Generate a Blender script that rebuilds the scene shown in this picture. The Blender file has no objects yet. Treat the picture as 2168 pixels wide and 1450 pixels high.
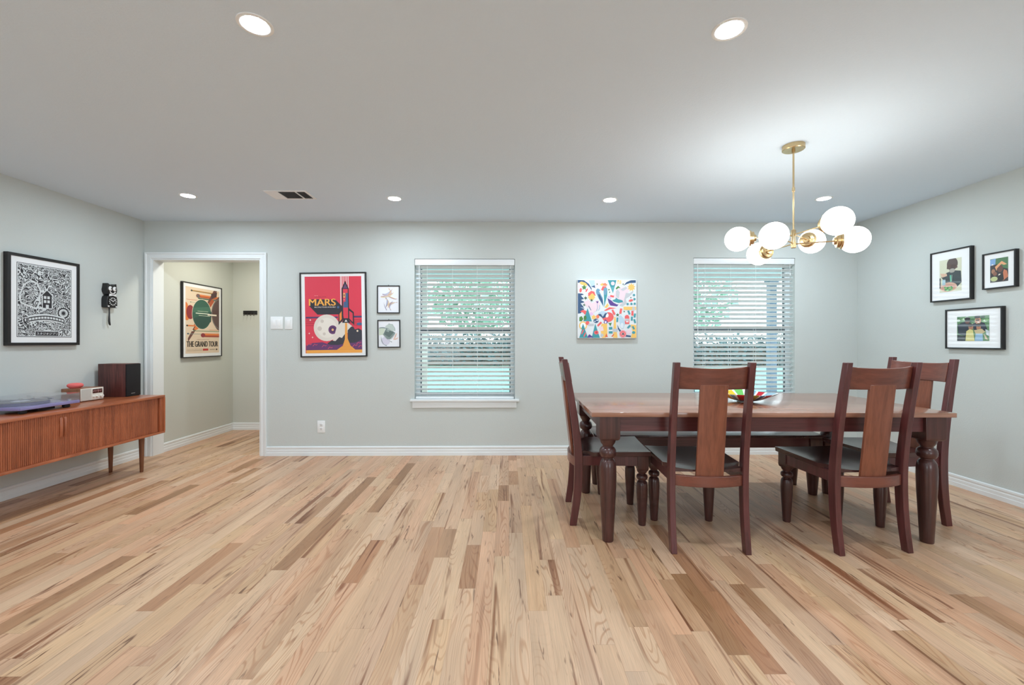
import bpy, bmesh, math, random
from mathutils import Matrix, Vector
random.seed(7)
R = math.radians
PI = math.pi
scene = bpy.context.scene
COL = scene.collection

# ------------------------------------------------------------------ camera, world, exposure
cam_data = bpy.data.cameras.new('camera')
cam_data.sensor_width = 36.0
cam_data.lens = 915.0 / 2168.0 * 36.0
cam_data.shift_y = -2.5 / 2168.0
cam_data.clip_start = 0.05
cam_data.clip_end = 300
cam = bpy.data.objects.new('camera', cam_data)
cam.location = (0, 0, 1.191)
cam.rotation_euler = (R(90), 0, R(-0.6))
COL.objects.link(cam)
scene.camera = cam

world = bpy.data.worlds.new('overcast_sky')
world.use_nodes = True
scene.world = world
wn = world.node_tree.nodes
wn['Background'].inputs[0].default_value = (0.84, 0.94, 1.0, 1)
wn['Background'].inputs[1].default_value = 4.8

scene.view_settings.view_transform = 'Standard'
scene.view_settings.look = 'None'
scene.view_settings.gamma = 1.0
scene.view_settings.exposure = 0.36
scene.view_settings.use_curve_mapping = False
scene.cycles.max_bounces = 12
scene.cycles.diffuse_bounces = 6
scene.cycles.glossy_bounces = 4
scene.cycles.transparent_max_bounces = 16
scene.cycles.sample_clamp_indirect = 8
scene.cycles.caustics_reflective = False
scene.cycles.caustics_refractive = False

LAMP = 395.0        # radiance of a downlight's diffuser
GLOBE = 10.0        # radiance of a chandelier globe

def lamp(name, kind, loc, power, color=(1, 1, 1), rot=(0, 0, 0), **kw):
    d = bpy.data.lights.new(name, kind)
    d.energy = power
    d.color = color
    for k, v in kw.items():
        setattr(d, k, v)
    o = bpy.data.objects.new(name, d)
    o.location = loc
    o.rotation_euler = rot
    COL.objects.link(o)
    return o

# further ceiling downlights of the room, outside the picture
for lx, ly in ((-2.74, 1.72), (2.77, 1.72), (-2.74, -0.33), (-0.99, -0.33), (0.90, -0.33), (2.77, -0.33)):
    lamp('downlight_lamp', 'AREA', (lx, ly, 2.425), 9.0 if ly > 0 else 6.5, (0.79, 0.91, 1.0), shape='DISK', size=0.10)
# hallway ceiling lamp beyond the doorway
lamp('hall_lamp', 'AREA', (-2.95, 5.05, 2.38), 11.0, (1.0, 0.94, 0.80), shape='DISK', size=0.25)

# ------------------------------------------------------------------ helpers: colours and materials
def lin(c):
    c = c / 255.0
    return c / 12.92 if c <= 0.04045 else ((c + 0.055) / 1.055) ** 2.4

def rgb(h):
    return (lin(int(h[0:2], 16)), lin(int(h[2:4], 16)), lin(int(h[4:6], 16)), 1.0)

def new_mat(name):
    m = bpy.data.materials.new(name)
    m.use_nodes = True
    b = m.node_tree.nodes['Principled BSDF']
    return m, m.node_tree, b

def N(nt, kind, **inp):
    n = nt.nodes.new(kind)
    for k, v in inp.items():
        k = k.replace('_', ' ')
        if k in n.inputs:
            n.inputs[k].default_value = v
    return n

def plain(name, h, rough=0.5, metal=0.0, coat=0.0, spec=0.5, bump=0.0, bscale=200.0, var=0.0):
    m, nt, b = new_mat(name)
    col = rgb(h) if isinstance(h, str) else (*h, 1.0)
    b.inputs['Base Color'].default_value = col
    b.inputs['Roughness'].default_value = rough
    b.inputs['Metallic'].default_value = metal
    b.inputs['Coat Weight'].default_value = coat
    b.inputs['Coat Roughness'].default_value = 0.04
    b.inputs['Specular IOR Level'].default_value = spec
    if bump or var:
        tc = N(nt, 'ShaderNodeTexCoord')
        nz = N(nt, 'ShaderNodeTexNoise', Scale=bscale, Detail=3.0, Roughness=0.55)
        nt.links.new(tc.outputs['Object'], nz.inputs['Vector'])
        if bump:
            bp = N(nt, 'ShaderNodeBump', Strength=bump, Distance=0.004)
            nt.links.new(nz.outputs['Fac'], bp.inputs['Height'])
            nt.links.new(bp.outputs['Normal'], b.inputs['Normal'])
        if var:
            mx = N(nt, 'ShaderNodeMixRGB', Fac=0.0)
            mx.blend_type = 'MULTIPLY'
            mx.inputs['Color1'].default_value = col
            mx.inputs['Color2'].default_value = (1 - var, 1 - var, 1 - var, 1)
            nt.links.new(nz.outputs['Fac'], mx.inputs['Fac'])
            nt.links.new(mx.outputs['Color'], b.inputs['Base Color'])
    return m

def wood(name, light, dark, axis='z', scale=1.0, rough=0.35, coat=0.0, contrast=1.0, bump=0.05):
    """streaky wood, the grain running along one local axis"""
    m, nt, b = new_mat(name)
    tc = N(nt, 'ShaderNodeTexCoord')
    mp = N(nt, 'ShaderNodeMapping')
    s = {'x': (1.2, 26, 26), 'y': (26, 1.2, 26), 'z': (26, 26, 1.2)}[axis]
    mp.inputs['Scale'].default_value = tuple(v * scale for v in s)
    nt.links.new(tc.outputs['Object'], mp.inputs['Vector'])
    n1 = N(nt, 'ShaderNodeTexNoise', Scale=1.0, Detail=5.0, Roughness=0.6, Distortion=0.6)
    nt.links.new(mp.outputs['Vector'], n1.inputs['Vector'])
    mp2 = N(nt, 'ShaderNodeMapping')
    mp2.inputs['Scale'].default_value = tuple(v * scale * 6 for v in s)
    nt.links.new(tc.outputs['Object'], mp2.inputs['Vector'])
    n2 = N(nt, 'ShaderNodeTexNoise', Scale=1.0, Detail=2.0, Roughness=0.5)
    nt.links.new(mp2.outputs['Vector'], n2.inputs['Vector'])
    n3 = N(nt, 'ShaderNodeTexNoise', Scale=4.0, Detail=2.0, Roughness=0.5)
    nt.links.new(tc.outputs['Object'], n3.inputs['Vector'])
    add = N(nt, 'ShaderNodeMath')
    add.operation = 'MULTIPLY_ADD'
    nt.links.new(n2.outputs['Fac'], add.inputs[0])
    add.inputs[1].default_value = 0.35
    nt.links.new(n1.outputs['Fac'], add.inputs[2])
    add2 = N(nt, 'ShaderNodeMath')
    add2.operation = 'MULTIPLY_ADD'
    nt.links.new(n3.outputs['Fac'], add2.inputs[0])
    add2.inputs[1].default_value = 0.35
    nt.links.new(add.outputs[0], add2.inputs[2])
    rp = N(nt, 'ShaderNodeValToRGB')
    c = 0.85
    rp.color_ramp.elements[0].position = c - 0.22 / contrast
    rp.color_ramp.elements[1].position = c + 0.22 / contrast
    rp.color_ramp.elements[0].color = rgb(dark)
    rp.color_ramp.elements[1].color = rgb(light)
    nt.links.new(add2.outputs[0], rp.inputs['Fac'])
    nt.links.new(rp.outputs['Color'], b.inputs['Base Color'])
    b.inputs['Roughness'].default_value = rough
    b.inputs['Coat Weight'].default_value = coat
    b.inputs['Coat Roughness'].default_value = 0.15
    if bump:
        bp = N(nt, 'ShaderNodeBump', Strength=bump, Distance=0.002)
        nt.links.new(add.outputs[0], bp.inputs['Height'])
        nt.links.new(bp.outputs['Normal'], b.inputs['Normal'])
    return m

def emit(name, color, strength):
    m, nt, b = new_mat(name)
    b.inputs['Base Color'].default_value = (0.9, 0.9, 0.9, 1)
    b.inputs['Emission Color'].default_value = (*color, 1)
    b.inputs['Emission Strength'].default_value = strength
    return m

def clear(name, tint=(1, 1, 1), refl=0.06, rough=0.02):
    """thin clear sheet: mostly see-through with a mirror-like sheen"""
    m = bpy.data.materials.new(name)
    m.use_nodes = True
    nt = m.node_tree
    nt.nodes.remove(nt.nodes['Principled BSDF'])
    out = nt.nodes['Material Output']
    tr = N(nt, 'ShaderNodeBsdfTransparent', Color=(*tint, 1))
    gl = N(nt, 'ShaderNodeBsdfGlossy', Color=(1, 1, 1, 1), Roughness=rough)
    lw = N(nt, 'ShaderNodeLayerWeight', Blend=0.5)
    pw = N(nt, 'ShaderNodeMath')
    pw.operation = 'POWER'
    pw.inputs[1].default_value = 4.0
    ad = N(nt, 'ShaderNodeMath')
    ad.operation = 'MULTIPLY_ADD'
    ad.use_clamp = True
    ad.inputs[1].default_value = 0.55
    ad.inputs[2].default_value = refl
    nt.links.new(lw.outputs['Facing'], pw.inputs[0])
    mx = N(nt, 'ShaderNodeMixShader')
    nt.links.new(pw.outputs[0], ad.inputs[0])
    nt.links.new(ad.outputs[0], mx.inputs['Fac'])
    nt.links.new(tr.outputs[0], mx.inputs[1])
    nt.links.new(gl.outputs[0], mx.inputs[2])
    nt.links.new(mx.outputs[0], out.inputs['Surface'])
    return m

_ink = {}
def ink(h, coat=0.0):
    k = (h, coat)
    if k not in _ink:
        _ink[k] = plain('ink_' + h, h, 0.55, coat=coat)
    return _ink[k]

# ------------------------------------------------------------------ helpers: meshes
class MB:
    """collects shapes and links them as ONE mesh object"""
    def __init__(self):
        self.bm = bmesh.new()
        self.mats = []
        self.cur = 0

    def mat(self, m):
        if m not in self.mats:
            self.mats.append(m)
        self.cur = self.mats.index(m)
        return self

    def _add(self, verts, faces, M=None):
        vs = [self.bm.verts.new((M @ Vector(v)) if M is not None else v) for v in verts]
        out = []
        for f in faces:
            try:
                fc = self.bm.faces.new([vs[i] for i in f])
                fc.material_index = self.cur
                out.append(fc)
            except ValueError:
                pass
        return vs, out

    def box(self, x0, x1, y0, y1, z0, z1, bevel=0.0, seg=2, M=None):
        v = [(x0, y0, z0), (x1, y0, z0), (x1, y1, z0), (x0, y1, z0), (x0, y0, z1), (x1, y0, z1), (x1, y1, z1), (x0, y1, z1)]
        f = [(0, 3, 2, 1), (4, 5, 6, 7), (0, 1, 5, 4), (1, 2, 6, 5), (2, 3, 7, 6), (3, 0, 4, 7)]
        vs, fs = self._add(v, f, M)
        if bevel > 0:
            es = list({e for fc in fs for e in fc.edges})
            r = bmesh.ops.bevel(self.bm, geom=es, offset=bevel, segments=seg, affect='EDGES', profile=0.5)
            for fc in r['faces']:
                fc.material_index = self.cur
        return self

    def quad(self, a, b, c, d):
        self._add([a, b, c, d], [(0, 1, 2, 3)])
        return self

    def lathe(self, prof, seg=24, M=None, cap=True):
        """prof: (radius, z) from bottom to top"""
        v, f = [], []
        for r, z in prof:
            for i in range(seg):
                a = 2 * PI * i / seg
                v.append((r * math.cos(a), r * math.sin(a), z))
        n = len(prof)
        for k in range(n - 1):
            for i in range(seg):
                j = (i + 1) % seg
                f.append((k * seg + i, k * seg + j, (k + 1) * seg + j, (k + 1) * seg + i))
        if cap:
            f.append(tuple(reversed(range(seg))))
            f.append(tuple((n - 1) * seg + i for i in range(seg)))
        self._add(v, f, M)
        return self

    def sphere(self, c, r, seg=24, rings=14, scale=(1, 1, 1), M=None):
        v, f = [], []
        for k in range(1, rings):
            t = PI * k / rings
            for i in range(seg):
                a = 2 * PI * i / seg
                v.append((c[0] + r * scale[0] * math.sin(t) * math.cos(a), c[1] + r * scale[1] * math.sin(t) * math.sin(a), c[2] + r * scale[2] * math.cos(t)))
        top = len(v)
        v.append((c[0], c[1], c[2] + r * scale[2]))
        v.append((c[0], c[1], c[2] - r * scale[2]))
        for k in range(rings - 2):
            for i in range(seg):
                j = (i + 1) % seg
                f.append((k * seg + i, (k + 1) * seg + i, (k + 1) * seg + j, k * seg + j))
        for i in range(seg):
            j = (i + 1) % seg
            f.append((top, i, j))
            f.append((top + 1, (rings - 2) * seg + j, (rings - 2) * seg + i))
        self._add(v, f, M)
        return self

    def tube(self, pts, r, seg=10, M=None, radii=None):
        pts = [Vector(p) for p in pts]
        n = len(pts)
        v, f = [], []
        up = Vector((0, 0, 1))
        prev = None
        for k, p in enumerate(pts):
            t = (pts[min(k + 1, n - 1)] - pts[max(k - 1, 0)]).normalized()
            if prev is None:
                a = t.cross(up)
                if a.length < 1e-4:
                    a = t.cross(Vector((1, 0, 0)))
            else:
                a = prev - t * prev.dot(t)
            a.normalize()
            prev = a
            b = t.cross(a)
            rr = radii[k] if radii else r
            for i in range(seg):
                w = 2 * PI * i / seg
                v.append(tuple(p + a * (rr * math.cos(w)) + b * (rr * math.sin(w))))
        for k in range(n - 1):
            for i in range(seg):
                j = (i + 1) % seg
                f.append((k * seg + i, k * seg + j, (k + 1) * seg + j, (k + 1) * seg + i))
        f.append(tuple(reversed(range(seg))))
        f.append(tuple((n - 1) * seg + i for i in range(seg)))
        self._add(v, f, M)
        return self

    def loft(self, rings, M=None, cap=True):
        """rings: lists of points of equal count, joined in order"""
        n = len(rings[0])
        v = [p for rg in rings for p in rg]
        f = []
        for k in range(len(rings) - 1):
            for i in range(n):
                j = (i + 1) % n
                f.append((k * n + i, k * n + j, (k + 1) * n + j, (k + 1) * n + i))
        if cap:
            f.append(tuple(reversed(range(n))))
            f.append(tuple((len(rings) - 1) * n + i for i in range(n)))
        self._add(v, f, M)
        return self

    def prism(self, poly, y0, y1, M=None):
        """poly in local x,z pushed from y0 to y1"""
        return self.loft([[(x, y0, z) for x, z in poly], [(x, y1, z) for x, z in poly]], M)

    def build(self, name, m=None, parent=None, angle=35, bevel=0.0):
        bmesh.ops.recalc_face_normals(self.bm, faces=self.bm.faces[:])
        me = bpy.data.meshes.new(name)
        self.bm.to_mesh(me)
        self.bm.free()
        for mm in (self.mats or [m]):
            me.materials.append(mm)
        for p in me.polygons:
            p.use_smooth = True
        me.set_sharp_from_angle(angle=R(angle))
        o = bpy.data.objects.new(name, me)
        COL.objects.link(o)
        if parent is not None:
            o.parent = parent
        if bevel:
            md = o.modifiers.new('bevel', 'BEVEL')
            md.width = bevel
            md.segments = 2
            md.limit_method = 'ANGLE'
            md.angle_limit = R(40)
        return o

def tag(o, label, cat, group=None, kind=None):
    if label:
        o['label'] = label
    if cat:
        o['category'] = cat
    if group:
        o['group'] = group
    if kind:
        o['kind'] = kind
    return o

def thing(name, label, cat, loc=(0, 0, 0), rz=0.0, group=None):
    o = bpy.data.objects.new(name, None)
    o.empty_display_size = 0.1
    o.location = loc
    o.rotation_euler = (0, 0, rz)
    COL.objects.link(o)
    return tag(o, label, cat, group)

def struct(o, label=None, cat=None):
    o['kind'] = 'structure'
    if label:
        o['label'] = label
    if cat:
        o['category'] = cat
    return o

def dup(root, loc, rz, label, group=None):
    r = root.copy()
    COL.objects.link(r)
    r.location = loc
    r.rotation_euler = (0, 0, rz)
    r['label'] = label
    if group:
        r['group'] = group
    for ch in list(root.children):
        c = ch.copy()
        COL.objects.link(c)
        c.parent = r
        for g in list(ch.children):
            d = g.copy()
            COL.objects.link(d)
            d.parent = c
    return r

def text_shape(s, bold=0.0, sx=1.0):
    """flat letters as (verts, faces) with cap height about 0.7"""
    cu = bpy.data.curves.new('lettering', 'FONT')
    cu.body = s
    cu.size = 1.0
    cu.align_x = 'LEFT'
    cu.fill_mode = 'FRONT'
    cu.resolution_u = 4
    cu.offset = bold
    to = bpy.data.objects.new('lettering', cu)
    COL.objects.link(to)
    bpy.context.view_layer.update()
    ev = to.evaluated_get(bpy.context.evaluated_depsgraph_get())
    me = ev.to_mesh()
    vs = [(v.co.x * sx, v.co.y) for v in me.vertices]
    fs = [tuple(p.vertices) for p in me.polygons]
    ev.to_mesh_clear()
    bpy.data.objects.remove(to)
    bpy.data.curves.remove(cu)
    return vs, fs

class Art:
    """a flat picture: layered coloured shapes on a sheet, u,v from its top left corner in source units"""
    def __init__(self, w, h, box, coat=0.0):
        self.w, self.h, self.b = w, h, box
        self.mb = MB()
        self.y = 0.0
        self.coat = coat

    def p(self, u, v):
        x0, y0, x1, y1 = self.b
        return ((u - x0) / (x1 - x0) - 0.5) * self.w, (0.5 - (v - y0) / (y1 - y0)) * self.h

    def poly(self, c, pts, clip=True):
        self.mb.mat(ink(c, self.coat) if isinstance(c, str) else c)
        self.y -= 0.00003
        vs = []
        for u, v in pts:
            x, z = self.p(u, v)
            if clip:
                x = max(-self.w / 2, min(self.w / 2, x))
                z = max(-self.h / 2, min(self.h / 2, z))
            vs.append((x, self.y, z))
        vv = [self.mb.bm.verts.new(q) for q in vs]
        try:
            f = self.mb.bm.faces.new(vv)
            f.material_index = self.mb.cur
        except ValueError:
            pass
        return self

    def rect(self, c, u0, v0, u1, v1, rot=0.0):
        cu, cv = (u0 + u1) / 2, (v0 + v1) / 2
        co, si = math.cos(R(rot)), math.sin(R(rot))
        pts = [(u0, v1), (u1, v1), (u1, v0), (u0, v0)]
        return self.poly(c, [(cu + (a - cu) * co - (b - cv) * si, cv + (a - cu) * si + (b - cv) * co) for a, b in pts])

    def circ(self, c, u, v, r, rv=None, n=28, a0=0, a1=360, rot=0):
        rv = rv or r
        co, si = math.cos(R(rot)), math.sin(R(rot))
        pts = []
        full = abs(a1 - a0) >= 360
        for i in range(n if full else n + 1):
            a = R(a0 + (a1 - a0) * i / n)
            x, y = r * math.cos(a), rv * math.sin(a)
            pts.append((u + x * co - y * si, v + x * si + y * co))
        return self.poly(c, pts)

    def line(self, c, pts, wd):
        L, Rr = [], []
        for k in range(len(pts)):
            a = pts[max(k - 1, 0)]
            b = pts[min(k + 1, len(pts) - 1)]
            dx, dy = b[0] - a[0], b[1] - a[1]
            l = math.hypot(dx, dy) or 1
            nx, ny = -dy / l * wd / 2, dx / l * wd / 2
            L.append((pts[k][0] + nx, pts[k][1] + ny))
            Rr.append((pts[k][0] - nx, pts[k][1] - ny))
        return self.poly(c, L + Rr[::-1])

    def star(self, c, u, v, r, n=5, inner=0.45, rot=-90):
        return self.poly(c, [(u + (r if i % 2 == 0 else r * inner) * math.cos(R(rot + 180 * i / n)), v + (r if i % 2 == 0 else r * inner) * math.sin(R(rot + 180 * i / n))) for i in range(2 * n)])

    def text(self, c, s, u0, v0, u1, v1, bold=0.0):
        """letters fitted to the box u0,v0 - u1,v1"""
        vs, fs = text_shape(s, bold)
        if not vs:
            return self
        xs = [a for a, b in vs]
        ys = [b for a, b in vs]
        X0, X1, Y0, Y1 = min(xs), max(xs), min(ys), max(ys)
        self.mb.mat(ink(c, self.coat))
        self.y -= 0.00003
        q = []
        for a, b in vs:
            x, z = self.p(u0 + (a - X0) / (X1 - X0) * (u1 - u0), v1 - (b - Y0) / (Y1 - Y0) * (v1 - v0))
            q.append((x, self.y, z))
        self.mb._add(q, fs)
        return self

    def build(self, name, parent, y=0.0):
        o = self.mb.build(name, None, parent)
        # faces must look towards the room (-y)
        me = o.data
        bm = bmesh.new()
        bm.from_mesh(me)
        for f in bm.faces:
            f.normal_update()
            if f.normal.y > 0:
                f.normal_flip()
        bm.to_mesh(me)
        bm.free()
        o.location.y = y
        return o

# ------------------------------------------------------------------ room measures
XL, XR, YB, CEIL = -3.772, 3.694, 4.526, 2.44
YBO = YB + 0.136            # outer face of the back wall
YR = -2.6                   # wall behind the camera
DOOR = (-3.69, -2.568, 2.048)
WINDOWS = [(-0.972, 0.077, 0.575, 2.053), (1.955, 3.031, 0.575, 2.070)]
HALL_L, HALL_B, HALL_R, HALL_C = -3.70, 5.86, -1.2, 2.40

# ------------------------------------------------------------------ setting materials
def wall_mat(name, h, bump=0.25, sc=140):
    return plain(name, h, 0.85, spec=0.25, bump=bump, bscale=sc)

M_wall = wall_mat('painted_wall', 'CBD1CF')
M_ceil = wall_mat('textured_ceiling', 'DAE9F6', 0.45, 110)
M_hall = wall_mat('hall_wall', 'CDD0C9')
M_trim = plain('white_trim_paint', 'E8EDEF', 0.4)
M_white = plain('white_plastic', 'EEF1F2', 0.35)
M_blind = plain('white_slats', 'EDF1F3', 0.4)
M_black = plain('black_frame', '1B191B', 0.4)
M_dark = plain('dark_gasket', '2A2E33', 0.5)
M_sash = plain('sash_grey', 'DCE3E6', 0.45)
M_paper = plain('white_mat_board', 'F2F4F6', 0.6, coat=0.6)
M_brass = plain('brushed_brass', 'CDB48A', 0.26, metal=1.0)
M_rubber = plain('black_rubber', '161616', 0.6)
M_sash_dark = plain('bronze_sash', '5B656C', 0.45)
M_glass = clear('window_glass', (0.96, 0.99, 0.99), 0.015)
M_black_pl = plain('black_plastic', '1A191C', 0.35)

def floor_material():
    m, nt, b = new_mat('oak_strip_floor')
    L = nt.links.new
    uv = N(nt, 'ShaderNodeUVMap')
    uv.uv_map = 'plank'
    at = N(nt, 'ShaderNodeAttribute')
    at.attribute_name = 'tone'
    sp = N(nt, 'ShaderNodeSeparateColor')
    L(at.outputs['Color'], sp.inputs[0])
    su = N(nt, 'ShaderNodeSeparateXYZ')
    L(uv.outputs['UV'], su.inputs[0])
    offs = N(nt, 'ShaderNodeMath')
    offs.operation = 'MULTIPLY'
    L(sp.outputs['Blue'], offs.inputs[0])
    offs.inputs[1].default_value = 90.0

    def coords(a, c):
        mx = N(nt, 'ShaderNodeMath'); mx.operation = 'MULTIPLY'; mx.inputs[1].default_value = a
        my = N(nt, 'ShaderNodeMath'); my.operation = 'MULTIPLY'; my.inputs[1].default_value = c
        L(su.outputs['X'], mx.inputs[0]); L(su.outputs['Y'], my.inputs[0])
        cb = N(nt, 'ShaderNodeCombineXYZ')
        L(mx.outputs[0], cb.inputs[0]); L(my.outputs[0], cb.inputs[1]); L(offs.outputs[0], cb.inputs[2])
        return cb.outputs[0]

    def noise(vec, detail=3.0, dist=0.0, rough=0.55):
        n = N(nt, 'ShaderNodeTexNoise', Scale=1.0, Detail=detail, Roughness=rough, Distortion=dist)
        L(vec, n.inputs['Vector'])
        return n.outputs['Fac']

    def ramp(fac, stops):
        r = N(nt, 'ShaderNodeValToRGB')
        e = r.color_ramp.elements
        while len(e) < len(stops):
            e.new(0.5)
        for k, (p, c) in enumerate(stops):
            e[k].position = p
            e[k].color = c
        L(fac, r.inputs['Fac'])
        return r.outputs['Color']

    def mix(fac, c1, c2, mode='MIX'):
        x = N(nt, 'ShaderNodeMixRGB')
        x.blend_type = mode
        for sock, v in ((0, fac), (1, c1), (2, c2)):
            if hasattr(v, 'links'):
                L(v, x.inputs[sock])
            else:
                x.inputs[sock].default_value = v
        return x.outputs['Color']

    g = lambda v: (v, v, v, 1)
    base = ramp(sp.outputs['Red'], [(0.0, rgb('CCA586')), (0.35, rgb('D8B292')), (0.6, rgb('DEBB9C')), (0.80, rgb('D0A887')), (0.91, rgb('BC906D')), (1.0, rgb('A67C5B'))])
    hue = ramp(sp.outputs['Green'], [(0.0, rgb('FFEFE6')), (0.5, rgb('FFFFFF')), (1.0, rgb('FFFAEC'))])
    base = mix(1.0, base, hue, 'MULTIPLY')
    # broad shade drift along the board
    drift = ramp(noise(coords(9, 1.1), 2.0), [(0.3, g(0.83)), (0.65, g(1.04))])
    base = mix(1.0, base, drift, 'MULTIPLY')
    # cathedral growth rings: contour lines of a stretched noise
    nz = noise(coords(9, 1.0), 1.0, 0.4)
    mm = N(nt, 'ShaderNodeMath'); mm.operation = 'MULTIPLY'; mm.inputs[1].default_value = 150.0
    L(nz, mm.inputs[0])
    sn = N(nt, 'ShaderNodeMath'); sn.operation = 'SINE'
    L(mm.outputs[0], sn.inputs[0])
    rings = ramp(sn.outputs[0], [(0.45, g(0.0)), (1.0, g(1.0))])
    patch = ramp(noise(coords(5, 0.8), 1.0), [(0.42, g(0.05)), (0.64, g(0.50))])
    rfac = mix(1.0, rings, patch, 'MULTIPLY')
    base = mix(rfac, base, mix(1.0, base, rgb('C79C77'), 'MULTIPLY'))
    # fine pores
    fine = ramp(noise(coords(260, 5), 3.0), [(0.35, g(0.86)), (0.62, g(1.0))])
    base = mix(1.0, base, fine, 'MULTIPLY')
    # dark mineral streaks
    st = ramp(noise(coords(20, 0.75), 2.5, 0.8), [(0.59, g(0.0)), (0.70, g(0.85))])
    base = mix(st, base, mix(1.0, base, rgb('9C6F4C'), 'MULTIPLY'))
    st2 = ramp(noise(coords(42, 3.4), 3.0, 1.2), [(0.645, g(0.0)), (0.72, g(0.85))])
    base = mix(st2, base, rgb('643D27'))
    # knots
    vo = N(nt, 'ShaderNodeTexVoronoi', Scale=1.0)
    L(coords(6.2, 2.4), vo.inputs['Vector'])
    kn = ramp(vo.outputs['Distance'], [(0.02, g(0.7)), (0.10, g(0.0))])
    base = mix(kn, base, rgb('6A4630'))
    # thin seams round every board
    sm = N(nt, 'ShaderNodeAttribute')
    sm.attribute_name = 'edge'
    L(base, b.inputs['Base Color'])
    b.inputs['Roughness'].default_value = 0.36
    b.inputs['Specular IOR Level'].default_value = 0.45
    bp = N(nt, 'ShaderNodeBump', Strength=0.06, Distance=0.002)
    L(rings, bp.inputs['Height'])
    L(bp.outputs['Normal'], b.inputs['Normal'])
    return m

def build_floor():
    W = 0.0826
    rng = random.Random(11)
    verts, faces, tones, uvs = [], [], [], []
    x = XL - 0.1
    gap = 0.0003
    while x < XR + 0.1:
        y = YR - 0.1 - rng.random() * 1.0
        while y < HALL_B + 0.1:
            Ln = rng.choice((0.35, 0.45, 0.6, 0.75, 0.9, 1.1, 1.4)) * rng.uniform(0.85, 1.15)
            y1 = y + Ln
            i = len(verts)
            verts += [(x + gap, y + gap, 0), (x + W - gap, y + gap, 0), (x + W - gap, y1 - gap, 0), (x + gap, y1 - gap, 0)]
            faces.append((i, i + 1, i + 2, i + 3))
            t = min(max(rng.gauss(0.48, 0.21), 0), 0.86)
            if rng.random() < (0.16 if Ln < 0.65 else 0.03):
                t = rng.uniform(0.88, 1.0)
            tones.append((t, rng.random(), rng.random(), 1))
            v0 = rng.random() * 40
            uvs += [(0, v0), (W, v0), (W, v0 + Ln), (0, v0 + Ln)]
            y = y1
        x += W
    # dark bed below the boards shows in the seams
    i = len(verts)
    verts += [(XL - 0.2, YR - 0.2, -0.0012), (XR + 0.2, YR - 0.2, -0.0012), (XR + 0.2, HALL_B + 0.2, -0.0012), (XL - 0.2, HALL_B + 0.2, -0.0012)]
    faces.append((i, i + 1, i + 2, i + 3))
    tones.append((0, 0, 0, 1))
    uvs += [(0, 0)] * 4
    me = bpy.data.meshes.new('floor')
    me.from_pydata(verts, [], faces)
    uvl = me.uv_layers.new(name='plank')
    for k, c in enumerate(uvs):
        uvl.data[k].uv = c
    ca = me.color_attributes.new('tone', 'FLOAT_COLOR', 'CORNER')
    for k, t in enumerate(tones):
        for j in range(4):
            ca.data[k * 4 + j].color = t
    me.materials.append(floor_material())
    me.materials.append(plain('floor_seam', '8E6C50', 0.7))
    me.polygons[len(faces) - 1].material_index = 1
    o = bpy.data.objects.new('floor', me)
    COL.objects.link(o)
    return struct(o, 'light oak strip floor with dark grain streaks running towards the back wall', 'floor')

build_floor()

# ceiling, walls
struct(MB().box(XL - 0.2, XR + 0.2, YR - 0.2, YBO, CEIL, CEIL + 0.12).build('ceiling', M_ceil), 'pale textured ceiling', 'ceiling')
struct(MB().box(XL - 0.14, XL, YR, YB, -0.02, CEIL).build('wall_left', M_wall), 'pale grey wall behind the sideboard', 'wall')
struct(MB().box(XR, XR + 0.14, YR, YB, -0.02, CEIL).build('wall_right', M_wall), 'pale grey wall with three framed photographs', 'wall')

def holed_wall(y0, y1, x0, x1, z0, z1, holes):
    xs = sorted({x0, x1, *[h[0] for h in holes], *[h[1] for h in holes]})
    mb = MB()
    for a, b in zip(xs, xs[1:]):
        mid = (a + b) / 2
        hs = sorted([h for h in holes if h[0] < mid < h[1]], key=lambda h: h[2])
        z = z0
        for h in hs:
            if h[2] > z + 1e-4:
                mb.box(a, b, y0, y1, z, h[2])
            z = h[3]
        if z < z1 - 1e-4:
            mb.box(a, b, y0, y1, z, z1)
    bmesh.ops.remove_doubles(mb.bm, verts=mb.bm.verts[:], dist=1e-5)
    return mb

holes = [(DOOR[0], DOOR[1], -0.02, DOOR[2])] + [(a, b, c, d) for a, b, c, d in WINDOWS]
struct(holed_wall(YB, YBO, XL - 0.14, XR + 0.14, -0.02, CEIL, holes).build('wall_back', M_wall), 'pale grey back wall with a doorway and two windows', 'wall')
struct(holed_wall(YR - 0.14, YR, XL - 0.14, XR + 0.14, -0.02, CEIL, [(-2.9, -1.3, 0.6, 2.05), (1.3, 2.9, 0.6, 2.05)]).build('wall_rear', M_wall), 'unseen wall behind the camera with two openings added to let sky light in', 'wall')  # unseen wall; its openings are added to let sky light in as fill
# hallway beyond the doorway
struct(MB().box(HALL_L - 0.12, HALL_L, YBO, HALL_B + 0.1, -0.02, HALL_C + 0.1).build('wall_hall_left', M_hall), 'hallway wall with the tour poster', 'wall')
struct(MB().box(HALL_L, HALL_R, HALL_B, HALL_B + 0.1, -0.02, HALL_C + 0.1).build('wall_hall_back', M_hall), 'hallway end wall with the black hook rail', 'wall')
struct(MB().box(HALL_R, HALL_R + 0.1, YBO, HALL_B + 0.1, -0.02, HALL_C + 0.1).build('wall_hall_right', M_hall), 'far side wall of the hallway', 'wall')
struct(MB().box(HALL_L - 0.12, HALL_R + 0.1, YBO, HALL_B + 0.1, HALL_C, HALL_C + 0.1).build('ceiling_hall', M_ceil), 'hallway ceiling', 'ceiling')

# baseboards: a moulded profile (depth, height) swept along a line
BB = [(0, 0), (0.015, 0), (0.015, 0.032), (0.0125, 0.036), (0.0125, 0.060), (0.010, 0.064), (0.010, 0.072), (0.013, 0.078), (0.012, 0.092), (0.006, 0.097), (0, 0.097)]

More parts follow.
